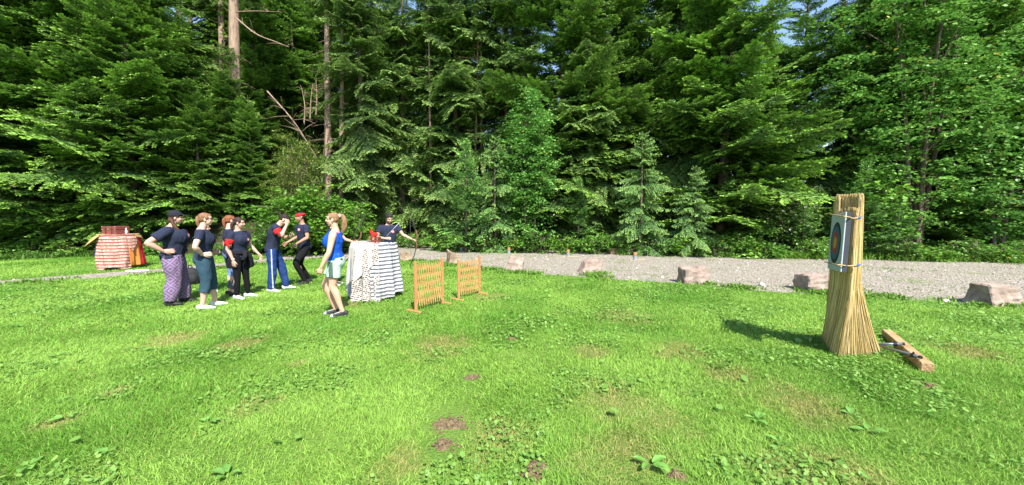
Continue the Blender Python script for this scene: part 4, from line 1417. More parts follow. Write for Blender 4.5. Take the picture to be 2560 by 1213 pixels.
def armband(b, S, t=.45, w=.035, colr=RED, tails=True):
    sh, e = b['V']['sh' + S], b['V']['el' + S]
    d = (e - sh).normalized(); c = sh.lerp(e, t)
    bm = bmesh.new()
    r = .060 * b.get('armfat', 1) + .012
    tube(bm, [c - d * w, c - d * w * .3, c + d * w * .4, c + d * w], [r, r + .006, r, r - .002], 14, True)
    if tails:
        y = 1 if S == 'L' else -1
        k = c + Vector((.02, y * (r), 0))
        ellipsoid(bm, k, (.03, .022, .03), None, 2)
        tubeq(bm, [k, k + Vector((.03, y * .02, -.05)), k + Vector((.045, y * .01, -.11))], [.018, .022, .012])
        tubeq(bm, [k, k + Vector((-.03, y * .02, -.035)), k + Vector((-.05, y * .015, -.06))], [.018, .02, .012])
    return b['garment']("armband", bm, colr, .006, vox=.007, lab="bright red cloth armband")

# patterned fabric of the purple trousers
m, t, out = nt("purple_pattern")
pb = principled(t, out, .9, .1)
tc = N(t, "ShaderNodeTexCoord")
sx = N(t, "ShaderNodeSeparateXYZ"); t.links.new(tc.outputs["Object"], sx.inputs[0])
def mth(op, a, b_=None, c_=None):
    n = t.nodes.new("ShaderNodeMath"); n.operation = op
    for i, x in enumerate((a, b_, c_)):
        if x is None: continue
        if isinstance(x, (int, float)): n.inputs[i].default_value = x
        else: t.links.new(x, n.inputs[i])
    return n.outputs[0]
ax = mth('ABSOLUTE', mth('SUBTRACT', mth('FRACT', mth('MULTIPLY', mth('ADD', sx.outputs[0], mth('MULTIPLY', sx.outputs[1], .4)), 5.0)), .5))
az = mth('ABSOLUTE', mth('SUBTRACT', mth('FRACT', mth('MULTIPLY', sx.outputs[2], 5.0)), .5))
dm = mth('ADD', ax, az)
ln = mth('FRACT', mth('MULTIPLY', dm, 3.5))
nz = N(t, "ShaderNodeTexNoise", Scale=55.0); t.links.new(tc.outputs["Object"], nz.inputs["Vector"])
ln2 = mth('ADD', ln, mth('MULTIPLY', mth('SUBTRACT', nz.outputs[0], .5), 1.2))
rp = N(t, "ShaderNodeValToRGB")
e = rp.color_ramp.elements
e[0].position, e[0].color = .45, (.13, .085, .155, 1)
e[1].position, e[1].color = .62, (.24, .175, .29, 1)
t.links.new(ln2, rp.inputs[0]); t.links.new(rp.outputs[0], pb.inputs["Base Color"])
M['purple'] = m
M['glass_dark'] = mat_plain("dark_lens", (0.01, 0.01, 0.012), .15, .6, .1)
M['red_cloth'] = mat_plain("red_cloth", (0.55, 0.02, 0.02), .85, .15, .2, 20, .3, 50)

# 1 woman in cap
b = person(440, 762, 1.73, R(-10), "woman in a dark cap and purple patterned trousers, hand on hip, leftmost of the group",
    dict(fat=1.22, w=1.06, belly=.06, bust=.07, butt=.005, legfat=1.28, armfat=1.32, hair='braid', haircol=(.045, .022, .014), haircol2=(.11, .05, .03), skin=(.48, .28, .21),
         shirt=dict(col=NAVY, badge=(-.06, 1.27), inf=.02, sleeve=.66, z0=.83), trousers=dict(col=(1, 1, 1), mat=M['purple'], w=(.115, .118, .120, .125, .095), amp=.024, inf=.015, waist=.93, sc=(7, 7, 3)),
         shoe=(.02, .02, .022), sole=(.03, .03, .03),
         pose=dict(elR=(-.25, -.33, 1.16), wrR=(-.07, -.27, 1.01), hdR=(1, .15, -.03), nmR=(0, -1, .1), curlR=.18, thR=-1,
                   elL=(-.10, .36, 1.12), wrL=(.06, .24, .98), hdL=(1, -.3, 0), nmL=(0, 1, .1), pitch=.06, ankL=(.10, .14, .085), kneeL=(.07, .12, .48), ankR=(-.06, -.11, .085), head=(.08, 0, 1.59))))
s, HM, root = b['s'], b['HM'], b['root']
bm = bmesh.new()
ellipsoid(bm, (0, 0, 0), (.106, .090, .085), HM @ Matrix.Translation((-.018, 0, .052)), 3)
tube(bm, [HM @ Vector(p) for p in ((.03, 0, .062), (.10, 0, .056), (.155, 0, .040), (.178, 0, .030))], [(.080, .010), (.076, .009), (.060, .007), (.03, .005)], 14, True, side=HM.to_3x3() @ Vector((0, 1, 0)))
b['garment']("cap", bm, (.018, .020, .028), .002, vox=.006, lab="dark baseball cap")

# 2 woman with sunglasses
b = person(518, 772, 1.70, R(-8), "woman with reddish-blonde ponytail, sunglasses and blue-grey knee-length joggers, hand on hip",
    dict(fat=1.03, w=.98, bust=.03, butt=.015, legfat=1.12, armfat=1.08, hair='ponytail', haircol=(.13, .06, .028), haircol2=(.27, .15, .08), skin=(.54, .34, .26), lean=-.02,
         shirt=dict(col=NAVY, sleeve=.55, z0=.90), trousers=dict(col=(.030, .062, .090), w=(.105, .100, .086, .084, .06), len=.72, amp=.016, inf=.014, waist=1.0),
         shoe=(.52, .52, .50), lace=(.8, .8, .8),
         pose=dict(elR=(-.06, -.35, 1.13), wrR=(.01, -.22, .99), hdR=(1, .3, .02), nmR=(0, -1, .2), curlR=.5, thR=-1, elL=(-.05, .33, 1.12), wrL=(.08, .2, .99), hdL=(1, -.3, 0),
                   ankL=(.10, .13, .085), kneeL=(.07, .12, .49), toeL=.25, ankR=(-.05, -.10, .085), toeR=-.05, head=(.055, 0, 1.59))))
HM = b['HM']; s = b['s']
bm = bmesh.new()
for sd in (-1, 1):
    ellipsoid(bm, (0, 0, 0), (.008, .024, .018), HM @ Matrix.Translation((.090, sd * .030, .006)), 2)
    tube(bm, [HM @ Vector(p) for p in ((.088, sd * .050, .012), (.05, sd * .072, .012), (-.01, sd * .080, .008))], .0035, 6)
tube(bm, [HM @ Vector((.096, -.012, .010)), HM @ Vector((.096, .012, .010))], .003, 6)
bmesh.ops.scale(bm, vec=(s, s, s), verts=bm.verts)
link_mesh("sunglasses", bm_mesh("sunglasses", bm, True), M['glass_dark'], b['root'])
bm = bmesh.new(); ellipsoid(bm, HM @ Vector((-.098, 0, .055)), (.014, .03, .03))
b['garment']("hair_tie", bm, (.25, .02, .03), .002, vox=.006)

# 3 person hidden behind her
b = person(524, 731, 1.50, R(0), "person in light blue jeans almost hidden behind the woman with sunglasses",
    dict(hair='low_tail', haircol=(.18, .09, .04), haircol2=(.36, .2, .1), skin=SKIN, shirt=dict(col=NAVY), trousers=dict(col=(.16, .25, .45)), shoe=(.6, .6, .6), pose=dict(elL=(.0, .26, 1.1), head=(-.02, 0, 1.58))))
armband(b, 'R', .4)

# 4 orange-haired woman behind woman 5
b = person(582, 739, 1.66, R(15), "woman with an orange bun and blue-grey leggings standing behind the dark-haired woman",
    dict(fat=1.0, hair='ponytail', haircol=(.14, .05, .02), haircol2=(.24, .095, .04), skin=(.54, .34, .26), shirt=dict(col=NAVY, z0=.86),
         trousers=dict(col=lambda v, C: np.where(v[:, 2:3] > .42, np.array((.15, .22, .42)), np.array((.10, .11, .13))), w=(.095, .088, .066, .058, .045), amp=.006, len=.93), shoe=(.02, .02, .02), sole=(.05, .05, .05),
         pose=dict(elR=(-.10, -.28, 1.10), wrR=(.10, -.14, 1.02), hdR=(1, .5, .2))))
# 5 dark-haired woman
b = person(605, 747, 1.62, R(-45), "dark-haired woman with a red armband and a black jacket tied round her waist",
    dict(fat=.98, hair='low_tail', haircol=(.012, .008, .008), haircol2=(.06, .035, .03), skin=(.50, .30, .23), bust=.03,
         shirt=dict(col=NAVY, badge=(.07, 1.24), z0=.84, sleeve=.5), trousers=dict(col=(.008, .008, .010), w=(.092, .086, .062, .056, .042), amp=.004), shoe=(.48, .50, .56), lace=(.8, .8, .8),
         pose=dict(elR=(-.03, -.24, 1.08), wrR=(.06, -.22, .84), hdR=(.1, .0, -1), curlR=.35, elL=(.00, .27, 1.10), wrL=(.16, .30, .92), hdL=(.5, .1, -.9), curlL=.5,
                   yaw=.42, pitch=.16, ankL=(.03, .13, .085), ankR=(-.02, -.10, .085), toeL=.35, toeR=-.1)))
armband(b, 'R', .52, .04)
bm = bmesh.new()
tube(bm, [(0, 0, 1.03), (0, 0, .99), (0, 0, .95)], [(.158, .125), (.175, .14), (.178, .145)], 20, True, side=(0, 1, 0))
for p in ([(-.10, 0, .97), (-.14, -.02, .82), (-.15, -.02, .64)], [(-.05, -.13, .97), (-.05, -.17, .80), (-.05, -.17, .66)], [(-.05, .13, .97), (-.04, .18, .80), (-.04, .18, .62)]):
    tube(bm, p, [(.10, .03), (.12, .035), (.11, .03)], 12, True, side=(0, 1, 0) if abs(p[0][1]) < .1 else (1, 0, 0))
tubeq(bm, [(.12, .03, .98), (.15, .09, .90), (.13, .14, .75), (.11, .15, .66)], [.035, .045, .05, .045])
tubeq(bm, [(.12, .0, .98), (.17, -.04, .92), (.15, -.08, .82)], [.035, .045, .04])
ellipsoid(bm, (.145, .02, .985), (.04, .05, .035))
b['garment']("tied_jacket", bm, (.014, .014, .018), .016, lab="black jacket knotted round the waist by its sleeves")
bm = bmesh.new(); w_ = b['V']['wrR']; tube(bm, [w_ + Vector((0, 0, .035)), w_ + Vector((0, 0, .01))], [.030, .031], 10, True)
b['garment']("wristband", bm, (.75, .55, .5), .001, vox=.006)

# 6 facepalm man
b = person(690, 729, 1.74, R(-12), "man bowing his head into his hand, with a red armband and blue track trousers",
    dict(fat=1.0, w=1.03, f=0, lean=.10, curve=.35, armfat=1.08, hair='short', haircol=(.018, .012, .010), skin=(.50, .30, .22), hipshift=(-.03, 0),
         shirt=dict(col=NAVY, sleeve=.5, z0=.84, inf=.022), trousers=dict(col=lambda v, C: np.where(((np.abs(v[:, 0:1] + .01) < .009) & (v[:, 1:2] < -.06) & (v[:, 2:3] < .95)), np.array((.45, .5, .6)), np.array((.018, .045, .16))), w=(.105, .098, .085, .080, .068), amp=.024),
         shoe=(.40, .42, .45), lace=(.8, .8, .8),
         pose=dict(elR=(.19, -.24, 1.20), wrR=(.27, -.10, 1.42), hdR=(.10, .25, 1), nmR=(.6, -.8, .1), curlR=.25, thR=-1, elL=(.16, .22, 1.13), wrL=(.30, .06, 1.18), hdL=(.6, -.6, .3),
                   head=(.22, -.01, 1.525), pitch=.85, yaw=.0, ankL=(.16, .17, .085), kneeL=(.10, .15, .49), ankR=(-.06, -.12, .085), kneeR=(-.02, -.12, .49), toeL=.35, toeR=-.35)))
armband(b, 'R', .42, .04)

# 7 bandana man
b = person(762, 710, 1.76, R(180 + 25), "man with a red headband stepping towards the left in black trousers",
    dict(fat=.97, w=1.0, f=0, lean=.08, armfat=1.05, hair='short', haircol=(.014, .010, .010), skin=(.36, .20, .13), hipshift=(-.03, 0), crouch=.02,
         shirt=dict(col=NAVY, badge=(.075, 1.28), sleeve=.55, z0=.86, inf=.020), trousers=dict(col=(.010, .010, .012), w=(.098, .092, .072, .062, .050), amp=.010),
         shoe=(.02, .02, .022), sole=(.30, .30, .32), lace=(.03, .03, .03),
         pose=dict(elR=(.0, -.26, 1.10), wrR=(.24, -.24, .98), hdR=(.8, .0, -.6), curlR=.8, elL=(.03, .27, 1.10), wrL=(.23, .20, .97), hdL=(.8, -.25, -.7), curlL=.7,
                   kneeL=(.22, .10, .52), ankL=(.04, .11, .085), kneeR=(.05, -.10, .46), ankR=(-.16, -.12, .085), toeL=.1, toeR=-.1, yaw=-.05, pitch=.12)))
HM = b['HM']
bm = bmesh.new()
tube(bm, [HM @ Vector((-.016, 0, .030)), HM @ Vector((-.012, 0, .050)), HM @ Vector((-.010, 0, .082))], [(.083, .105), (.088, .107), (.074, .094)], 20, True, side=HM.to_3x3() @ Vector((0, 1, 0)))
ellipsoid(bm, HM @ Vector((-.115, 0, .045)), (.025, .025, .022))
b['garment']("headband", bm, RED, .006, vox=.006, lab="red cloth headband")

# 8 woman in the blue top
b = person(843, 789, 1.70, R(180 - 8), "woman in a bright blue sleeveless top and pale green shorts with a long blonde ponytail",
    dict(fat=1.06, w=1.0, bust=.03, butt=.0, legfat=1.10, armfat=1.10, hair='ponytail_long', haircol=(.11, .055, .028), haircol2=(.34, .20, .105), skin=(.54, .32, .22), lean=-.01,
         shirt=dict(col=(.010, .075, .42), sleeve=0, z0=.93, top=1.40, inf=.012), trousers=dict(col=lambda v, C: np.where((v[:, 1:2] > .10) & (np.abs(v[:, 0:1] - .045) < .035 + .0 * v[:, 0:1]) & (v[:, 2:3] < .92), np.array((.07, .11, .09)), np.array((.42, .56, .46))), w=(.098, .100, .104, .1, .1), len=.36, amp=.010, inf=.012, waist=.97),
         shoe=(.022, .022, .025), lace=(.78, .78, .78), sole=(.8, .8, .78),
         pose=dict(elL=(.05, .25, 1.08), wrL=(.17, .25, .84), hdL=(.35, -.1, -1), curlL=1.2, nmL=(0, 1, 0), elR=(.02, -.24, 1.1), wrR=(.10, -.22, .84), curlR=.8,
                   kneeL=(.04, .10, .50), ankL=(-.10, .11, .085), kneeR=(.17, -.06, .50), ankR=(.03, -.09, .085), toeL=.12, toeR=.0, yaw=.02, head=(.02, 0, 1.59))))
HM = b['HM']
bm = bmesh.new(); ellipsoid(bm, HM @ Vector((-.108, 0, .062)), (.020, .036, .036))
b['garment']("hair_tie", bm, (.8, .78, .8), .004, vox=.006, lab="white hair scrunchie")
bm = bmesh.new(); ellipsoid(bm, (-.10, .12, .955), (.03, .03, .016))
b['garment']("belt", bm, (.02, .02, .02), .001, vox=.006)

# 9 person behind the woman in blue, holding a bow
b9 = person(838, 714, 1.64, R(-20), "dark-haired person with a red waist scarf hidden behind the woman in the blue top",
    dict(fat=1.0, hair='low_tail', haircol=(.02, .008, .008), haircol2=(.09, .02, .02), skin=SKIN, shirt=dict(col=NAVY, z0=.88), trousers=dict(col=(.02, .02, .03)), shoe=(.02, .02, .02), lace=(.7, .7, .7),
         pose=dict(elL=(.20, .24, 1.12), wrL=(.42, .16, 1.06), hdL=(1, -.2, .1), nmL=(-.2, 1, 0), curlL=1.3, elR=(-.08, -.27, 1.1), wrR=(-.02, -.26, .88))))
bm = bmesh.new(); tube(bm, [(0, 0, .97), (0, 0, .92), (0, 0, .87)], [(.165, .135), (.18, .145), (.185, .15)], 18, True, side=(0, 1, 0))
tubeq(bm, [(.02, -.17, .92), (.05, -.20, .84), (.05, -.20, .76)], [.03, .035, .02])
b9['garment']("waist_scarf", bm, RED, .01, lab="red scarf round the waist")

# 10 archer
b10 = person(975, 703, 1.70, R(-80), "bearded man with curly black hair behind the striped table, holding a bow and arrow",
    dict(fat=1.0, w=1.05, f=0, armfat=1.08, hair='curly', haircol=(.010, .009, .010), haircol2=(.035, .03, .03), beard=True, skin=(.48, .29, .21),
         shirt=dict(col=NAVY, badge=(.075, 1.26), sleeve=.55, z0=.86, inf=.022), trousers=dict(col=(.03, .04, .08), w=(.098, .092, .078, .072, .065)), shoe=(.03, .03, .03),
         pose=dict(elL=(.10, .33, 1.17), wrL=(.20, .52, 1.06), hdL=(.25, 1, -.25), nmL=(-.2, .1, 1), curlL=1.25, elR=(.06, -.30, 1.12), wrR=(.26, -.12, 1.10), hdR=(.6, .8, .1), nmR=(.5, -.5, .7), curlR=1.1,
                   yaw=.35, pitch=.38, head=(.06, 0, 1.575))))
# ------------------------------------------------------------------ bows and arrow
M['black'] = mat_plain("black_limb", (0.012, 0.012, 0.013), .35, .5, .1)
M['string'] = mat_plain("string", (0.10, 0.10, 0.10), .8, .2, .1)
M['wood_dark'] = mat_plain("bow_wood", (0.10, 0.05, 0.02), .4, .4, .2, 20)
M['arrow'] = mat_plain("arrow_shaft", (0.55, 0.55, 0.58), .4, .4, .05)
M['white'] = mat_plain("white_vane", (0.75, 0.75, 0.75), .6, .3, .05)

def bow(c, up, fwd, L, label):
    """recurve bow: grip centre c, limbs along +-up, belly towards -fwd"""
    up = Vector(up).normalized(); fwd = Vector(fwd); fwd = (fwd - up * fwd.dot(up)).normalized()
    root = empty("bow", c)
    tag(root, label, "bow", "recurve bows")
    def P(u, f): return up * u + fwd * f
    side = up.cross(fwd)
    bm = bmesh.new()
    q = spline([(*P(-.26, .02), .016, .014), (*P(-.14, .05), .022, .016), (*P(-.05, .035), .018, .016), (*P(.03, .03), .017, .015), (*P(.12, .055), .024, .013), (*P(.26, .02), .017, .014)], 18)
    tube(bm, [x[:3] for x in q], [(x[4], x[3]) for x in q], 10, True, side=side)
    link_mesh("riser", bm_mesh("riser", bm, True), M['wood_dark'], root)
    h = L / 2
    for s in (-1, 1):
        bm = bmesh.new()
        q = spline([(*P(s * .25, .022), .019, .008), (*P(s * h * .6, -.03), .019, .007), (*P(s * h * .86, -.11), .016, .006), (*P(s * h, -.11), .010, .006), (*P(s * (h + .02), -.085), .007, .006)], 18)
        tube(bm, [x[:3] for x in q], [(x[3], x[4]) for x in q], 8, True, side=side)
        link_mesh("limb", bm_mesh("limb", bm, True), M['black'], root)
    bm = bmesh.new()
    tube(bm, [P(-h, -.12), P(0, -.125), P(h, -.12)], .0028, 5)
    link_mesh("bowstring", bm_mesh("bowstring", bm, True), M['string'], root)
    return root

def wpt(b, v): # local person point -> world
    r = b['root']
    return Matrix.Translation(r.location) @ Matrix.Rotation(r.rotation_euler.z, 4, 'Z') @ (Vector(v) * b['s'])
hand = wpt(b10, b10['V']['wrL'] + Vector((.02, .075, -.015)))
top = at(1003, 538, hand.y + .12); botm = at(1003, 677, hand.y - .12)
bow(hand, (top - botm), Vector((1, -.15, 0)), (top - botm).length, "black recurve bow held out by the bearded archer")
hand9 = wpt(b9, b9['V']['wrL'] + Vector((.075, -.015, .01)))
bow(hand9, (.30, .2, .9), Vector((1, -.3, -.2)), 1.35, "bow held by the person hidden behind the woman in the blue top")
a0, a1 = at(955, 603, hand.y - .32), at(998, 557, hand.y - .45)
root = empty("arrow", a0)
tag(root, "pale arrow held slanting across the bearded archer's chest", "arrow")
bm = bmesh.new(); tube(bm, [Vector((0, 0, 0)), a1 - a0], .0045, 6)
link_mesh("shaft", bm_mesh("shaft", bm, True), M['arrow'], root)
bm = bmesh.new()
dv = (a1 - a0).normalized()
for k in range(3):
    n = dv.orthogonal().normalized(); n.rotate(Matrix.Rotation(k * 2.094, 3, dv))
    p = [dv * .02, dv * .09, dv * .075 + n * .012, dv * .03 + n * .014]
    s_ = dv.cross(n) * .0008
    A = [bm.verts.new(x + s_) for x in p]; B = [bm.verts.new(x - s_) for x in p]
    bm.faces.new(A); bm.faces.new(list(reversed(B)))
    for i in range(4): bm.faces.new((A[i], B[i], B[(i + 1) % 4], A[(i + 1) % 4]))
link_mesh("fletching", bm_mesh("fletching", bm), M['white'], root)

# ------------------------------------------------------------------ draped tables
def uvcloth(name, colr_nodes):
    m, t, out = nt(name)
    b = principled(t, out, .92, .08)
    uv = N(t, "ShaderNodeUVMap", _uv_map="UVMap")
    sx = N(t, "ShaderNodeSeparateXYZ"); t.links.new(uv.outputs[0], sx.inputs[0])
    c = colr_nodes(t, sx.outputs[0], sx.outputs[1], uv.outputs[0])
    t.links.new(c, b.inputs["Base Color"])
    nz = N(t, "ShaderNodeTexNoise", Scale=90.0, Detail=3.0)
    tc = N(t, "ShaderNodeTexCoord"); t.links.new(tc.outputs["Object"], nz.inputs["Vector"])
    bp = N(t, "ShaderNodeBump", Strength=.3, Distance=.005)
    t.links.new(nz.outputs[0], bp.inputs["Height"]); t.links.new(bp.outputs[0], b.inputs["Normal"])
    return m
def mt(t, op, a, b_=None):
    n = t.nodes.new("ShaderNodeMath"); n.operation = op
    for i, x in enumerate((a, b_)):
        if x is None: continue
        if isinstance(x, (int, float)): n.inputs[i].default_value = x
        else: t.links.new(x, n.inputs[i])
    return n.outputs[0]
def mixc(t, f, c1, c2):
    n = N(t, "ShaderNodeMix", _data_type='RGBA')
    t.links.new(f, n.inputs[0])
    for i, c in ((6, c1), (7, c2)):
        if isinstance(c, tuple): n.inputs[i].default_value = (*c, 1)
        else: t.links.new(c, n.inputs[i])
    return n.outputs[2]
# uv: x = metres along the cloth round the table, y = metres down from the table edge
def f_striped(t, x, y, uv):
    fr = mt(t, 'FRACT', mt(t, 'MULTIPLY', y, 13.5))
    a = mt(t, 'LESS_THAN', fr, .46)
    nz = N(t, "ShaderNodeTexNoise", Scale=70.0); t.links.new(uv, nz.inputs["Vector"])
    a = mt(t, 'MULTIPLY', a, mt(t, 'ADD', .55, mt(t, 'MULTIPLY', nz.outputs[0], .8)))
    return mixc(t, a, (.50, .50, .51), (.075, .08, .10))
def f_glyph(t, x, y, uv):
    mp = N(t, "ShaderNodeMapping"); mp.inputs["Scale"].default_value = (34, 26, 1); mp.inputs["Rotation"].default_value = (0, 0, .2)
    t.links.new(uv, mp.inputs[0])
    br = N(t, "ShaderNodeTexBrick", Scale=1.0); br.offset = .5
    br.inputs["Mortar Size"].default_value = .16; br.inputs["Brick Width"].default_value = 1.6; br.inputs["Row Height"].default_value = .9
    t.links.new(mp.outputs[0], br.inputs["Vector"])
    nz = N(t, "ShaderNodeTexVoronoi", Scale=45.0); t.links.new(uv, nz.inputs["Vector"])
    sp = N(t, "ShaderNodeSeparateColor"); t.links.new(nz.outputs["Color"], sp.inputs[0])
    a = mt(t, 'MULTIPLY', mt(t, 'SUBTRACT', 1.0, br.outputs["Fac"]), mt(t, 'GREATER_THAN', sp.outputs[0], .30))
    return mixc(t, a, (.46, .42, .38), (.075, .055, .05))
def f_ethnic(t, x, y, uv):
    fr = mt(t, 'FRACT', mt(t, 'MULTIPLY', y, 10.5))
    band = mt(t, 'LESS_THAN', fr, .38)
    mid = mt(t, 'LESS_THAN', mt(t, 'ABSOLUTE', mt(t, 'SUBTRACT', fr, .64)), .16)
    nz = N(t, "ShaderNodeTexVoronoi", Scale=38.0); t.links.new(uv, nz.inputs["Vector"])
    sp = N(t, "ShaderNodeSeparateColor"); t.links.new(nz.outputs["Color"], sp.inputs[0])
    bl = mt(t, 'MULTIPLY', mid, mt(t, 'GREATER_THAN', sp.outputs[0], .55))
    c = mixc(t, bl, (.50, .38, .32), (.28, .12, .09))
    row = mt(t, 'FLOOR', mt(t, 'MULTIPLY', y, 5.25))
    al = mt(t, 'GREATER_THAN', mt(t, 'FRACT', mt(t, 'MULTIPLY', row, .618)), .5)
    c = mixc(t, mt(t, 'MULTIPLY', al, .2), c, (.60, .17, .09))
    return mixc(t, band, c, (.22, .05, .04))
M['striped'] = uvcloth("striped_cloth", f_striped)
M['glyph'] = uvcloth("printed_cloth", f_glyph)
M['ethnic'] = uvcloth("banded_cloth", f_ethnic)
M['linen'] = mat_plain("beige_linen", (0.50, 0.46, 0.42), .92, .08, .08, 6, .3, 60)
M['grey_linen'] = mat_plain("grey_linen", (0.30, 0.30, 0.31), .92, .08, .08, 6, .3, 60)
M['mustard'] = mat_plain("mustard_cloth", (0.42, 0.28, 0.11), .92, .08, .1, 6, .3, 60)
M['orange'] = mat_plain("orange_cloth", (0.55, 0.20, 0.05), .92, .08, .12, 8, .3, 60)
M['crimson'] = mat_plain("crimson_cloth", (0.42, 0.02, 0.035), .92, .08, .1, 8, .3, 60)
M['violet'] = mat_plain("violet_cloth", (0.14, 0.05, 0.35), .92, .08, .1, 8, .3, 60)
M['lightblue'] = mat_plain("pale_cloth", (0.60, 0.64, 0.75), .92, .08, .1, 8, .3, 60)
M['tabletop'] = mat_plain("table_white", (0.6, 0.6, 0.6), .5, .3, .1)
M['metal'] = mat_plain("grey_metal", (0.17, 0.19, 0.21), .35, .5, .1, metal=.6)

def cloth(name, centre, a0, a1, R0, H, drop, mat, label, seed, flare=.20, nf=7, fd=.05, off=0.0, slant=0.0, group=None, top=True, curl=.0):
    """cloth over a round table: azimuths a0..a1 (degrees, 0 = +X, -90 = towards the camera);
    drop = function of u in 0..1 along the azimuth span giving the hanging length"""
    rg = random.Random(seed)
    ph = rg.uniform(0, 6)
    nu, nv, nt_ = 90, 46, 8
    V, UV = [], []
    for i in range(nu + 1):
        u = i / nu
        a = R(a0 + (a1 - a0) * u) + math.atan2(-centre[0], centre[1])   # azimuths relative to the line of sight
        D = drop(u)
        for j in range(nt_):   # on the table top
            r = R0 * (.25 + .75 * j / nt_) if top else R0 * (.90 + .1 * j / nt_)
            V.append((math.cos(a) * r, math.sin(a) * r, H + .006 + off + .004 * mnoise.noise((math.cos(a) * r * 8, math.sin(a) * r * 8, seed))))
            UV.append((a * R0, (r - R0)))
        for j in range(nv + 1):
            t = j / nv * D
            k = t / H
            w = math.sin(a * nf + ph + .8 * math.sin(a * 3 + ph)) * fd * k ** .8 + .35 * fd * k * math.sin(a * nf * 2.3 + ph * 2)
            w += mnoise.noise((a * 3, t * 3, seed)) * .05 * k
            r = R0 + off + .012 + flare * k ** .85 * .55 + w + .02 * min(1, t / .05) - .01
            z = H - t + (.006 + off) * max(0, 1 - t / .03)
            if t < .03: r = R0 + off + .012 * math.sin(PI / 2 * t / .03) + 0.0
            sh = slant * k
            V.append((math.cos(a + sh) * r, math.sin(a + sh) * r, max(z, .02 + .015 * rg.random())))
            UV.append((a * (R0 + .12 * k), t + slant * .0 + .004 * math.sin(a * nf + ph)))
    n = nt_ + nv + 1
    F = [(i * n + j, (i + 1) * n + j, (i + 1) * n + j + 1, i * n + j + 1) for i in range(nu) for j in range(n - 1)]
    me = np_mesh(name, np.array(V), np.array(F), smooth=True, uv=np.array(UV))
    o = link_mesh(name, me, mat)
    o.location = centre
    m_ = o.modifiers.new("thick", 'SOLIDIFY'); m_.thickness = .004; m_.offset = 0
    tag(o, label, "tablecloth", group)
    return o

def bistro(c, H, R0, label):
    r = empty("cocktail_table", c)
    tag(r, label, "table", "high round tables")
    bm = bmesh.new(); tube(bm, [(0, 0, H - .03), (0, 0, H - .002)], [R0, R0], 48); link_mesh("tabletop", bm_mesh("tabletop", bm), M['tabletop'], r)
    bm = bmesh.new(); tube(bm, [(0, 0, .03), (0, 0, H - .03)], .03, 14); link_mesh("pole", bm_mesh("pole", bm, True), M['metal'], r)
    bm = bmesh.new(); tube(bm, [(0, 0, .002), (0, 0, .025), (0, 0, .04)], [.22, .21, .04], 32); link_mesh("base", bm_mesh("base", bm), M['metal'], r)
    return r

T1 = gp(940, 742); T1.z = 0
H1 = 1.09
R1 = .42
bistro(T1, H1, R1, "high round table hidden under striped, printed and beige cloths beside the lattice screens")
cloth("tablecloth", T1, -105, 20, R1, H1, lambda u: 1.02 + .05 * math.sin(u * 8), M['striped'], "white tablecloth with dark horizontal stripes on the archer's table", 4, .13, 10, .055, .003, group="cloths on the archer's table")
cloth("tablecloth", T1, -140, -82, R1, H1, lambda u: 1.08 + .03 * math.sin(u * 9), M['glyph'], "cream tablecloth with brown printed signs in the middle of the archer's table", 5, .17, 13, .05, .012, group="cloths on the archer's table")
cloth("tablecloth", T1, -205, -128, R1, H1, lambda u: 1.03 + .02 * math.sin(u * 7), M['grey_linen'], "grey cloth hanging at the shaded left side of the archer's table", 6, .13, 9, .04, .006, group="cloths on the archer's table")
cloth("tablecloth", T1, -190, -96, R1, H1, lambda u: .95 - .15 * u - .60 * max(0, u - .35) ** .9, M['linen'], "plain beige cloth draped diagonally over the left of the archer's table", 7, .14, 10, .035, .022, group="cloths on the archer's table")

T2 = gp(303, 672); T2.z = 0
R2, H2 = .44, 1.06
bistro(T2, H2, R2, "high round table hidden under red and orange cloths at the far left of the lawn")
cloth("tablecloth", T2, -172, -62, R2, H2, lambda u: 1.0 + .04 * math.sin(u * 9), M['ethnic'], "red and cream banded cloth hanging over the front of the chest table", 14, .05, 9, .03, .012, group="cloths on the chest table")
cloth("tablecloth", T2, -68, -28, R2, H2, lambda u: .94, M['orange'], "orange cloth hanging on the right of the chest table", 15, .12, 11, .03, .004, group="cloths on the chest table")
cloth("tablecloth", T2, -40, 20, R2, H2, lambda u: .95, M['crimson'], "crimson cloth hanging at the right edge of the chest table", 16, .16, 11, .03, .006, group="cloths on the chest table")
cloth("tablecloth", T2, -195, -166, R2, H2, lambda u: .62, M['violet'], "violet cloth glimpsed at the left edge of the chest table", 17, .14, 9, .03, .002, group="cloths on the chest table")
cloth("tablecloth", T2, -225, -148, R2, H2, lambda u: .30 * math.sin(PI * u) ** .7 + .04, M['mustard'], "mustard cloth corner sticking out at the left of the chest table", 18, 1.15, 3, .015, .026, group="mustard cloth corners")
cloth("tablecloth", T2, -58, 12, R2, H2, lambda u: .04 + .20 * max(0, u - .2), M['mustard'], "mustard cloth corner lying over the right side of the chest table", 19, .5, 3, .02, .022, group="mustard cloth corners")
cloth("tablecloth", T2, -70, -42, R2, H2, lambda u: .28 + .22 * (1 - abs(2 * u - .7)), M['ethnic'], "short banded cloth corner folded over the orange cloth", 20, .30, 3, .03, .026, group="cloths on the chest table")
bm = bmesh.new()
c_ = gp(340, 680)
rr_ = random.Random(2)
for i in range(6): ellipsoid(bm, c_ + Vector((rr_.uniform(-.16, .2), rr_.uniform(-.05, .1), .03)), (.12, .08, .035), None, 3)
me = remesh(bm, .012, 2)
tag(link_mesh("cloth_bundle", me, M['lightblue']), "pale blue cloth lying on the ground at the foot of the chest table", "cloth")

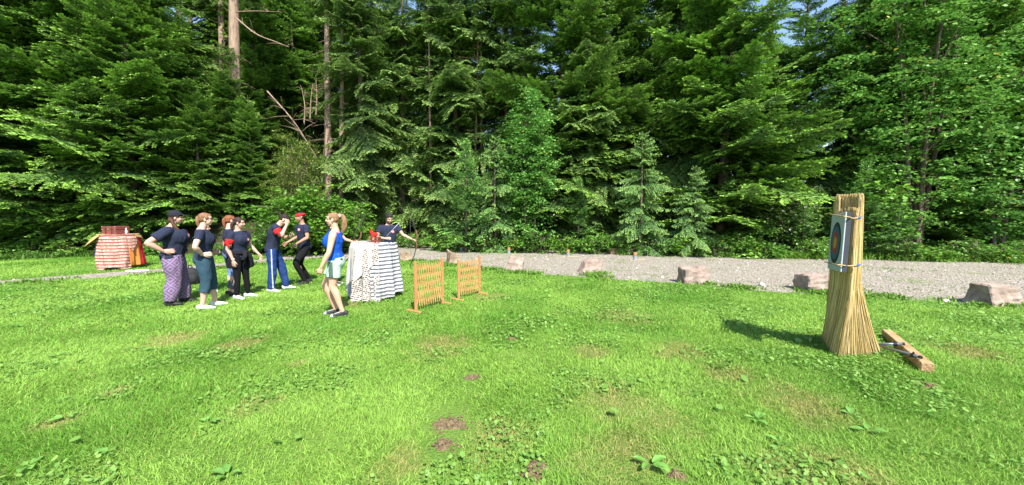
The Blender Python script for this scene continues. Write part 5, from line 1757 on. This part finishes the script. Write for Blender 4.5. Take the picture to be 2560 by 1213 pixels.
# chests
M['chestwood'] = mat_plain("chest_leather", (0.17, 0.045, 0.035), .5, .35, .2, 12, .3, 40)
M['brass'] = mat_plain("brass", (0.55, 0.38, 0.14), .3, .5, .1, metal=.8)
M['strap'] = mat_plain("dark_strap", (0.05, 0.03, 0.025), .6, .3, .1)
def chest(c, rz, W, D, H, label):
    r = empty("chest", c, rz); tag(r, label, "chest", "small treasure chests")
    bm = bmesh.new(); box(bm, (W, D, H * .66), (0, 0, H * .33), bev=.006); link_mesh("box", bm_mesh("box", bm), M['chestwood'], r)
    bm = bmesh.new(); box(bm, (W + .012, D + .012, H * .33), (0, 0, H * .835), bev=.012)
    for zz in (.66, .02):
        box(bm, (W + .018, D + .018, .014), (0, 0, H * zz + .008), bev=.002)
    link_mesh("lid", bm_mesh("lid", bm), M['chestwood'], r)
    for sx_ in (-.22, .22):
        bm = bmesh.new(); box(bm, (W * .06, .008, H * .8), (sx_ * W, -D / 2 - .012, H * .5), bev=.002)
        box(bm, (W * .06, D + .02, .006), (sx_ * W, 0, H + .004), bev=.001)
        link_mesh("strap", bm_mesh("strap", bm), M['strap'], r)
    spots_ = [(sx_ * .455, z_) for sx_ in (-1, 1) for z_ in (.06, .6, .94)] + [(sx_ * .33, .06) for sx_ in (-1, 1)] + [(0, .06), (0, .94)]
    for fx, z_ in spots_:
        bm = bmesh.new(); ellipsoid(bm, (fx * W, -D / 2 - .012, H * z_), (.009, .006, .009)); link_mesh("stud", bm_mesh("stud", bm, True), M['brass'], r)
    bm = bmesh.new(); box(bm, (.04, .008, .05), (0, -D / 2 - .014, H * .66), bev=.002)
    link_mesh("lock", bm_mesh("lock", bm), M['brass'], r)
    return r
chest(Vector((T2.x - .08, T2.y - .0, H2 + .022)), R(-8), .52, .36, .25, "dark red-brown chest with straps and brass studs on the far left table")
chest(Vector((T1.x - .02, T1.y + .08, H1 + .016)), R(-4), .19, .13, .12, "little red chest on the archer's table")
bm = bmesh.new()
ellipsoid(bm, (0, 0, .0), (.06, .045, .05), None, 3); tubeq(bm, [(-.03, 0, .02), (-.055, 0, .08), (-.04, -.02, .12)], [.03, .028, .01]); tubeq(bm, [(.03, -.02, .0), (.07, -.03, .02), (.06, -.04, .06)], [.03, .028, .014])
me = remesh(bm, .007, 1)
o = link_mesh("red_cloth", me, M['red_cloth']); o.location = (T1.x - .04, T1.y + .08, H1 + .165)
tag(o, "crumpled red cloth spilling out of the little red chest", "cloth")
bm = bmesh.new()
box(bm, (.24, .17, .003), (0, 0, 0)); box(bm, (.2, .14, .003), (.07, .03, .005), Matrix.Rotation(.4, 4, 'Z'))
o = link_mesh("paper_sheets", bm_mesh("paper_sheets", bm), M['linen']); o.location = (T1.x - .25, T1.y - .02, H1 + .046)
tag(o, "beige paper sheets lying on the left of the archer's table", "paper")
bm = bmesh.new()
tube(bm, [(0, 0, 0), (0, 0, .10), (0, 0, .13), (0, 0, .17)], [.03, .03, .012, .012], 14)
M['clear'] = mat_plain("clear_plastic", (0.62, 0.66, 0.70), .12, .5, .05)
r = empty("bottle", (T2.x + .31, T2.y - .06, H2 + .03)); tag(r, "small clear bottle beside the dark red-brown chest", "bottle")
link_mesh("bottle_body", bm_mesh("bottle_body", bm, True), M['clear'], r)
bm = bmesh.new(); tube(bm, [(0, 0, .17), (0, 0, .19)], .014, 12); link_mesh("bottle_cap", bm_mesh("bottle_cap", bm, True), M['white'], r)

# backpack behind the woman in the cap
bp0 = gp(478, 712)
r = empty("backpack", bp0, .3); tag(r, "black backpack standing on the grass between the cap woman and the sunglasses woman", "backpack")
bm = bmesh.new()
ellipsoid(bm, (0, 0, .20), (.20, .13, .22), None, 3); box(bm, (.36, .22, .14), (0, 0, .09), bev=.03); ellipsoid(bm, (.03, -.10, .14), (.14, .07, .12), None, 3)
M['pack'] = mat_plain("backpack_fabric", (0.018, 0.018, 0.020), .75, .25, .15, 20, .4, 60)
link_mesh("bag", remesh(bm, .012, 2), M['pack'], r)
bm = bmesh.new(); tubeq(bm, [(-.04, 0, .40), (-.03, 0, .46), (.03, 0, .46), (.04, 0, .40)], [.012] * 4); link_mesh("handle", bm_mesh("handle", bm, True), M['pack'], r)

# ------------------------------------------------------------------ lattice screens
M['screen'] = mat_plain("orange_wood", (0.42, 0.205, 0.08), .6, .25, .15, 5, .3, 30, stretch=(12, 12, 1))
M['slat'] = mat_plain("light_slat", (0.46, 0.27, 0.10), .6, .25, .2, 6, .3, 30)
def screen(pa, pb, ha, hb, label):
    A, B = gp(*pa), gp(*pb)
    r = empty("lattice_screen", A.lerp(B, .5)); tag(r, label, "screen", "wooden lattice screens")
    A, B = A - r.location, B - r.location
    d = (B - A).normalized(); nrm = Vector((-d.y, d.x, 0)); Lw = (B - A).length
    a_ = math.atan2(d.y, d.x)
    for P_, h in ((A, ha), (B, hb)):
        bm = bmesh.new(); box(bm, (.050, .030, h), P_ + Vector((0, 0, h / 2 + .02)), Matrix.Rotation(a_, 4, 'Z'), .003)
        link_mesh("post", bm_mesh("post", bm), M['screen'], r)
        bm = bmesh.new()
        box(bm, (.045, .34, .045), P_ + Vector((0, 0, .0235)) - d * .048 * (1 if P_ is A else -1), Matrix.Rotation(a_, 4, 'Z'), .010)
        link_mesh("foot", bm_mesh("foot", bm), M['screen'], r)
    # expanding trellis between the posts
    bm = bmesh.new()
    z0, z1 = .09, min(ha, hb) - .03
    x0, x1 = .03, Lw - .03
    n = 11; pitch = (x1 - x0) / n
    rise = pitch * 5.2            # each slat leans one pitch over this height
    for s_, yo in ((1, .006), (-1, -.006)):
        for i in range(-6, n + 7):
            # line x = x0 + i*pitch + s*(z-z0)/rise*pitch
            pts = []
            xa, xb = x0 + i * pitch, x0 + i * pitch + s_ * (z1 - z0) / rise * pitch
            za, zb = z0, z1
            lo, hi = x0, x1
            def clip(xa, za, xb, zb):
                if abs(xb - xa) < 1e-6: return None
                t0, t1 = 0., 1.
                for lim, sg in ((lo, 1), (hi, -1)):
                    fa, fb = sg * (xa - lim), sg * (xb - lim)
                    if fa < 0 and fb < 0: return None
                    if fa < 0: t0 = max(t0, fa / (fa - fb))
                    if fb < 0: t1 = min(t1, fa / (fa - fb))
                if t1 - t0 < .03: return None
                return (xa + (xb - xa) * t0, za + (zb - za) * t0, xa + (xb - xa) * t1, za + (zb - za) * t1)
            c4 = clip(xa, za, xb, zb)
            if not c4: continue
            p = A + d * c4[0] + nrm * yo + Vector((0, 0, c4[1])); q = A + d * c4[2] + nrm * yo + Vector((0, 0, c4[3]))
            bar(bm, p, q, .007, .015, up=tuple(d))
    link_mesh("lattice", bm_mesh("lattice", bm), M['slat'], r)
    bm = bmesh.new()
    for P_, h in ((B, hb),):
        for z in (.15, .85 * h): ellipsoid(bm, P_ + Vector((0, 0, z)) - nrm * .018, (.008, .006, .008))
    link_mesh("bolt", bm_mesh("bolt", bm), M['strap'], r)
screen((1040, 781), (1107, 762), .86, .86, "wooden lattice screen standing next to the archer's table")
screen((1147, 751), (1199, 737), .78, .80, "wooden lattice screen standing farther right, before the first rock")

# ------------------------------------------------------------------ rocks
M['rock'] = mat_plain("pink_sandstone", (0.20, 0.145, 0.115), .9, .15, .3, 4, 1, 14, col2=(0.37, .295, .245))
M['rock_tan'] = mat_plain("tan_sandstone", (0.17, 0.125, 0.08), .9, .15, .3, 4, 1, 14, col2=(0.36, .28, .20))
def rock(px, py, W, D, H, rz, label, seed, mat='rock', lean=(0, 0), peak=(0, 0), shapef=None):
    c = gp(px, py)
    rg = random.Random(seed)
    bm = bmesh.new()
    bmesh.ops.create_cube(bm, size=1)
    for v in bm.verts:
        v.co.x *= W * (1 + rg.uniform(-.12, .12)) * (1.0 if v.co.z < 0 else rg.uniform(.62, .92))
        v.co.y *= D * (1 + rg.uniform(-.12, .12)) * (1.0 if v.co.z < 0 else rg.uniform(.6, .9))
        if v.co.z > 0:
            v.co.z = H * (1 + rg.uniform(-.10, .08)) + peak[0] * v.co.x / W + peak[1] * v.co.y / D
            v.co.x += lean[0] * W; v.co.y += lean[1] * D
        else: v.co.z = -.12
    if shapef: shapef(bm)
    bmesh.ops.bevel(bm, geom=bm.edges[:], offset=.02, segments=1, affect='EDGES')
    bmesh.ops.triangulate(bm, faces=bm.faces[:])
    bmesh.ops.subdivide_edges(bm, edges=bm.edges[:], cuts=7, use_grid_fill=True)
    bm.normal_update()
    for v in bm.verts:
        p = v.co * 3.2 + Vector((seed, 0, 0))
        n_ = mnoise.noise(p) * .055 + mnoise.noise(p * 2.7) * .035 + mnoise.noise(p * 7) * .012 + (abs(mnoise.noise(Vector((p.x * .5, p.y * .5, v.co.z * 16)))) - .2) * .02
        v.co += v.normal * n_ * min(W, 1.0) * 1.2
    o = link_mesh("rock", bm_mesh("rock", bm, False), M[mat])
    o.location = c; o.rotation_euler = (0, 0, rz)
    tag(o, label, "rock", "rocks lining the gravel")
    return o
rock(1014, 652, .52, .38, .34, .3, "tan rock at the gravel edge right behind the archer's table", 1, 'rock_tan')
rock(1133, 660, .46, .38, .40, .5, "tan rock between the two lattice screens' tops, with a pointed crest", 2, 'rock_tan', peak=(-.22, .1))
rock(1284, 678, .56, .42, .34, -.3, "slanting beige rock, first one right of the lattice screens", 3, lean=(.12, .1), peak=(-.1, .18))
rock(1468, 681, .60, .42, .36, .2, "tilted pinkish rock overhanging on its left, second right of the screens", 4, lean=(.20, 0), peak=(.06, .1))
rock(1735, 708, .70, .48, .40, .05, "blocky pink rock with a flat dark-spotted top, halfway to the reed target", 5, lean=(0, .05))
rock(2054, 726, .95, .50, .36, .05, "long flat-topped pink rock partly hidden by the reed target", 6, lean=(-.12, .05))
rock(2482, 762, .74, .48, .36, .1, "large cracked rock with layered sides at the right edge", 8, 'rock', lean=(-.03, .05), peak=(-.02, .03))
def stone(px, py, r_, label, seed):
    bm = bmesh.new(); ellipsoid(bm, (0, 0, r_ * .5), (r_, r_ * .8, r_ * .7), None, 3)
    for v in bm.verts: v.co += v.co.normalized() * mnoise.noise(v.co * 12 + Vector((seed, 0, 0))) * r_ * .5
    o = link_mesh("stone", bm_mesh("stone", bm, False), M['paleston']); o.location = gp(px, py)
    tag(o, label, "stone", "pale stones at the gravel edge")
M['paleston'] = mat_plain("pale_stone", (0.50, 0.47, 0.42), .9, .15, .15, 8, .5, 30)
for i, (px, py, r_, lab) in enumerate([(1905, 716, .075, "biggest white stone at the gravel edge, left of the long flat-topped rock"), (2056, 737, .05, "white stone in the weeds in front of the long flat-topped rock"),
        (1655, 697, .05, "white stone in the grass left of the blocky pink rock"), (1840, 718, .04, "small white stone right of the blocky pink rock"), (2365, 757, .06, "pale stone left of the large cracked rock"),
        (1290, 681, .04, "small white stone at the foot of the slanting beige rock"), (2420, 764, .05, "pale stone right before the large cracked rock")]):
    stone(px, py, r_, lab, i)

# ------------------------------------------------------------------ marker pots on boards and the two wooden boxes
M['pot_or'] = mat_plain("terracotta_top", (0.40, 0.17, 0.09), .7, .3, .1)
M['pot_gr'] = mat_plain("grey_can", (0.22, 0.25, 0.28), .5, .4, .1)
M['board'] = mat_plain("pale_board", (0.36, 0.31, 0.20), .8, .2, .2, 6, .3, 30, stretch=(1, 10, 1))
M['boxwood'] = mat_plain("box_wood", (0.42, 0.27, 0.16), .8, .2, .2, 5, .4, 30, stretch=(1, 1, 8))
for (px, py, rz, lab) in [(1153, 630, .1, "marker can with orange top on a board, leftmost, above the tan rock between the screens"), (1272, 637, -.1, "marker can with orange top above the slanting beige rock"),
                          (1420, 644, .0, "marker can with orange top left above the tilted pinkish rock"), (1587, 652, .1, "marker can with orange top below the two wooden boxes")]:
    c = gp(px, py)
    r = empty("marker_can", c + Vector((0, 0, .008)), rz); tag(r, lab, "marker", "orange-topped marker cans")
    k = c.y / 14
    bm = bmesh.new(); box(bm, (.62 * k, .16, .022), (.10, 0, .016), bev=.003); link_mesh("board", bm_mesh("board", bm), M['board'], r)
    bm = bmesh.new(); tube(bm, [(0, 0, .027), (0, 0, .18)], .065, 18); link_mesh("can", bm_mesh("can", bm), M['pot_gr'], r)
    bm = bmesh.new(); tube(bm, [(0, 0, .181), (0, 0, .19), (0, 0, .29), (0, 0, .30)], [.055, .062, .06, .05], 18); link_mesh("orange_top", bm_mesh("orange_top", bm), M['pot_or'], r)
for (px, py, rz, lab) in [(1534, 635, .05, "left one of the two wooden boxes at the far side of the gravel"), (1558, 635, -.04, "right one of the two wooden boxes at the far side of the gravel")]:
    c = gp(px, py)
    r = empty("wooden_box", c + Vector((0, 0, .009)), rz); tag(r, lab, "box", "wooden boxes")
    bm = bmesh.new()
    for k in range(2): box(bm, (.36, .02, .115), (0, -.13, .06 + k * .122), bev=.003)
    link_mesh("front_panel", bm_mesh("front_panel", bm), M['boxwood'], r)
    bm = bmesh.new()
    for k in range(2): box(bm, (.36, .02, .115), (0, .13, .06 + k * .122), bev=.003)
    link_mesh("back_panel", bm_mesh("back_panel", bm), M['boxwood'], r)
    for s_ in (-1, 1):
        bm = bmesh.new(); box(bm, (.02, .24, .238), (s_ * .165, 0, .121), bev=.003); link_mesh("side_panel", bm_mesh("side_panel", bm), M['boxwood'], r)
    bm = bmesh.new(); box(bm, (.31, .24, .02), (0, 0, .20)); link_mesh("lid", bm_mesh("lid", bm), M['board'], r)

# ------------------------------------------------------------------ reed target
M['reed'] = mat_attr("reed", .75, .2, .12, 40, .1)
pA, pB, pC = gp(2078, 884), gp(2098, 893), gp(2192, 873)   # left back, near corner, right
bc = gp(2128, 872)
root = empty("archery_target_stand", bc, 0)
tag(root, "tall cone of tied reed matting with a ringed target board on its left side", "archery target")
topc = at(2129, 500, bc.y - .24) - bc
rg = random.Random(12)
# base outline (local metres, counter-clockwise from left-back) and narrow top outline
base = [Vector((pA - bc)[:]), Vector((pB - bc)[:]), Vector((.16, -.20, 0)), Vector((pC - bc)[:]), Vector((.30, .25, 0)), Vector((.02, .42, 0)), Vector((-.12, .28, 0))]
def loop_pt(poly, u):
    n = len(poly); x = (u % 1) * n; i = int(x); f = x - i
    return poly[i % n].lerp(poly[(i + 1) % n], f)
TH = 1.86
tc_ = Vector((topc.x, topc.y, TH))
bm = bmesh.new()
tone = []
nr = 760
for layer in range(2):
    for i in range(nr):
        u = (i + rg.random() * .8) / nr
        b0 = loop_pt(base, u) * (1 - .05 * layer) + Vector((rg.uniform(-.015, .015), rg.uniform(-.015, .015), 0))
        d0 = Vector((b0.x, b0.y, 0))
        # the waist is narrow up to the ropes and stays so to the top
        tp = tc_ + Vector((d0.x * .17 + rg.uniform(-.012, .012), d0.y * .50 + rg.uniform(-.012, .012), rg.uniform(-.10, .05) - (.16 if b0.x < -.1 else 0)))
        P_ = []
        for t in (0, .16, .32, .48, .75, 1.0):
            k = .80 * min(1, t / .47) ** .9 + .20 * t
            P_.append(Vector((b0.x + (tp.x - b0.x) * k, b0.y + (tp.y - b0.y) * k, tp.z * t)) + Vector((rg.uniform(-.004, .004), rg.uniform(-.004, .004), 0)))
        P_[0].z = rg.uniform(.0, .035)
        n0 = len(bm.verts)
        rr0 = rg.uniform(.0022, .0042)
        tube(bm, P_, [rr0, rr0, rr0, rr0 * .95, rr0 * .9, rr0 * .8], 4, False)
        g_ = rg.uniform(.72, 1.15)
        base_c = rg.choice([(.58, .41, .16), (.66, .50, .22), (.48, .32, .11), (.70, .56, .32)])
        tone += [tuple(x * g_ for x in base_c)] * (len(bm.verts) - n0)
me = bm_mesh("reed_mat", bm, True)
set_col(me, np.array(tone))
link_mesh("reed_mat", me, M['reed'], root)
# inner core that closes the gaps between the reeds
bm = bmesh.new()
rings = []
for t in (0.02, .16, .32, .48, .75, .97):
    k = .80 * min(1, t / .47) ** .9 + .20 * t
    ring = []
    for i in range(28):
        b0 = loop_pt(base, i / 28) * .93
        tp = tc_ + Vector((b0.x * .14, b0.y * .42, -.22))
        ring.append(bm.verts.new((b0.x + (tp.x - b0.x) * k, b0.y + (tp.y - b0.y) * k, tp.z * t)))
    rings.append(ring)
for a_, b_ in zip(rings, rings[1:]):
    for i in range(28): bm.faces.new((a_[i], a_[(i + 1) % 28], b_[(i + 1) % 28], b_[i]))
bm.faces.new(rings[-1])
M['reed_core'] = mat_plain("reed_core", (0.30, 0.19, 0.07), .9, .1, .25, 8, .5, 40, stretch=(20, 20, .6))
link_mesh("reed_core", bm_mesh("reed_core", bm, True), M['reed_core'], root)
# target board: near edge and far edge from the photo
near_b, near_t = at(2102, 679, 3.98), at(2111, 531, 3.98)
far_b, far_t = at(2065, 671, 4.52), at(2083, 537, 4.52)
cen = (near_b + near_t + far_b + far_t) / 4
wv = (near_b + near_t - far_b - far_t) / 2; hv = (near_t + far_t - near_b - far_b) / 2
wl, hl = wv.length, hv.length
xw = wv.normalized(); zh = (hv - xw * hv.dot(xw)).normalized(); yn = zh.cross(xw)
if yn.x > 0: yn = -yn
TM = Matrix((xw, yn, zh)).transposed().to_4x4(); TM.translation = cen - bc
TT = .014
M['tboard'] = mat_plain("grey_foam", (0.42, 0.46, 0.47), .85, .15, .06, 30, .2, 60)
M['tback'] = mat_plain("dark_foam", (0.06, 0.065, 0.08), .85, .15, .1)
bm = bmesh.new(); box(bm, (wl, TT, hl), (0, -TT * .5 - .001, 0), bev=.004); bmesh.ops.transform(bm, matrix=TM, verts=bm.verts)
bd = link_mesh("target_board", bm_mesh("target_board", bm), M['tboard'], root)
bm = bmesh.new(); box(bm, (wl - .004, .04, hl - .004), (0, -TT - .023, 0)); bmesh.ops.transform(bm, matrix=TM, verts=bm.verts)
link_mesh("backing", bm_mesh("backing", bm), M['tback'], bd)
cols = [(.30, (.030, .032, .035)), (.245, (.045, .12, .20)), (.165, (.34, .05, .03)), (.085, (.45, .32, .05))]
for i, (rr, cc) in enumerate(cols):
    k = .60 / .62 * min(wl, hl)
    bm = bmesh.new()
    tube(bm, [(0, -.001, -.01), (0, .0025 + i * .0012, -.01)], rr * k * 1.28, 48)
    bmesh.ops.transform(bm, matrix=TM, verts=bm.verts)
    o = link_mesh("ring", bm_mesh("ring", bm), mat_plain("ring_paint%d" % i, cc, .8, .2, .08), bd)
    o["label"] = ("outer black ring", "blue ring", "red ring", "yellow bullseye")[i]
# ropes
M['rope'] = mat_plain("jute_rope", (0.42, 0.30, 0.15), .9, .1, .2, 30, .6, 80)
M['rope_blue'] = mat_plain("blue_cord", (0.03, 0.10, 0.30), .6, .3, .1)
for (pn, pf, pr, zz) in (((2106, 541), (2146, 545), (2076, 536), 0), ((2090, 661), (2143, 663), (2062, 655), 1)):
    n_, f_ = at(pn[0], pn[1], 3.95) - bc, at(pf[0], pf[1], 4.10) - bc
    c2 = at(pr[0], pr[1], 4.5) - bc
    bm = bmesh.new()
    cx = tc_.x
    mid = at((pn[0] + pf[0]) / 2 + 6, (pn[1] + pf[1]) / 2 + 3, 4.0) - bc
    P_ = [c2, n_ + Vector((-.02, -.02, 0)), n_ + Vector((.03, -.03, -.005)), mid, f_]
    q = spline([tuple(p) for p in P_], 60)
    tube(bm, q, [.0058 + .002 * (i % 2) for i in range(60)], 6, False)
    ellipsoid(bm, f_ + Vector((-.03, -.01, -.01)), (.02, .012, .012)); 
    link_mesh("rope", bm_mesh("rope", bm, True), M['rope'], root)
    bm = bmesh.new()
    ellipsoid(bm, f_ + Vector((-.005, -.015, .0)), (.020, .012, .014))
    tubeq(bm, [f_ + Vector((-.04, -.02, -.005)), f_ + Vector((-.01, -.025, .0)), f_ + Vector((.02, -.015, .012))], [.006] * 3)
    link_mesh("blue_cord", bm_mesh("blue_cord", bm, True), M['rope_blue'], root)

# frame: wooden beam on the ground with two metal tubes clamped on it
M['beam'] = mat_plain("sawn_beam", (0.28, 0.165, 0.08), .8, .2, .25, 3, .7, 20, stretch=(2, 2, 2), col2=(.46, .30, .16))
b0, b1 = gp(2216, 843), gp(2318, 932)
root = empty("wooden_beam", b0.lerp(b1, .5)); tag(root, "square wooden beam lying on the grass behind the reed target, with two dark tubes clamped on it", "beam")
o_ = root.location.copy()
d = (b1 - b0).normalized()
bm = bmesh.new(); bar(bm, b0 - o_ + Vector((0, 0, .055)), b1 - o_ + Vector((0, 0, .055)), .10, .10, .006)
link_mesh("timber", bm_mesh("timber", bm), M['beam'], root)
for (pa, pb_, wob) in (((2185, 866), (2258, 860), 0), ((2185, 868), (2300, 893), 1)):
    a_ = at(pa[0], pa[1], gp(2185, 880).y + .02) - o_; e_ = gp(pb_[0], pb_[1], .135) - o_
    a_.z = .09; 
    bm = bmesh.new(); tube(bm, [a_, e_], .016, 12)
    tb = link_mesh("tube", bm_mesh("tube", bm, True), M['metal'], root)
    dd = (e_ - a_).normalized(); k = e_ - dd * .07
    bm = bmesh.new(); tube(bm, [k - dd * .014, k + dd * .014], .024, 12); box(bm, (.09, .028, .006), (k.x, k.y, .113)); tube(bm, [e_ - dd * .005, e_ + dd * .012], .019, 12)
    ellipsoid(bm, (k.x, k.y, k.z + .03), (.009, .009, .014))
    link_mesh("clamp", bm_mesh("clamp", bm), M['black'], tb)
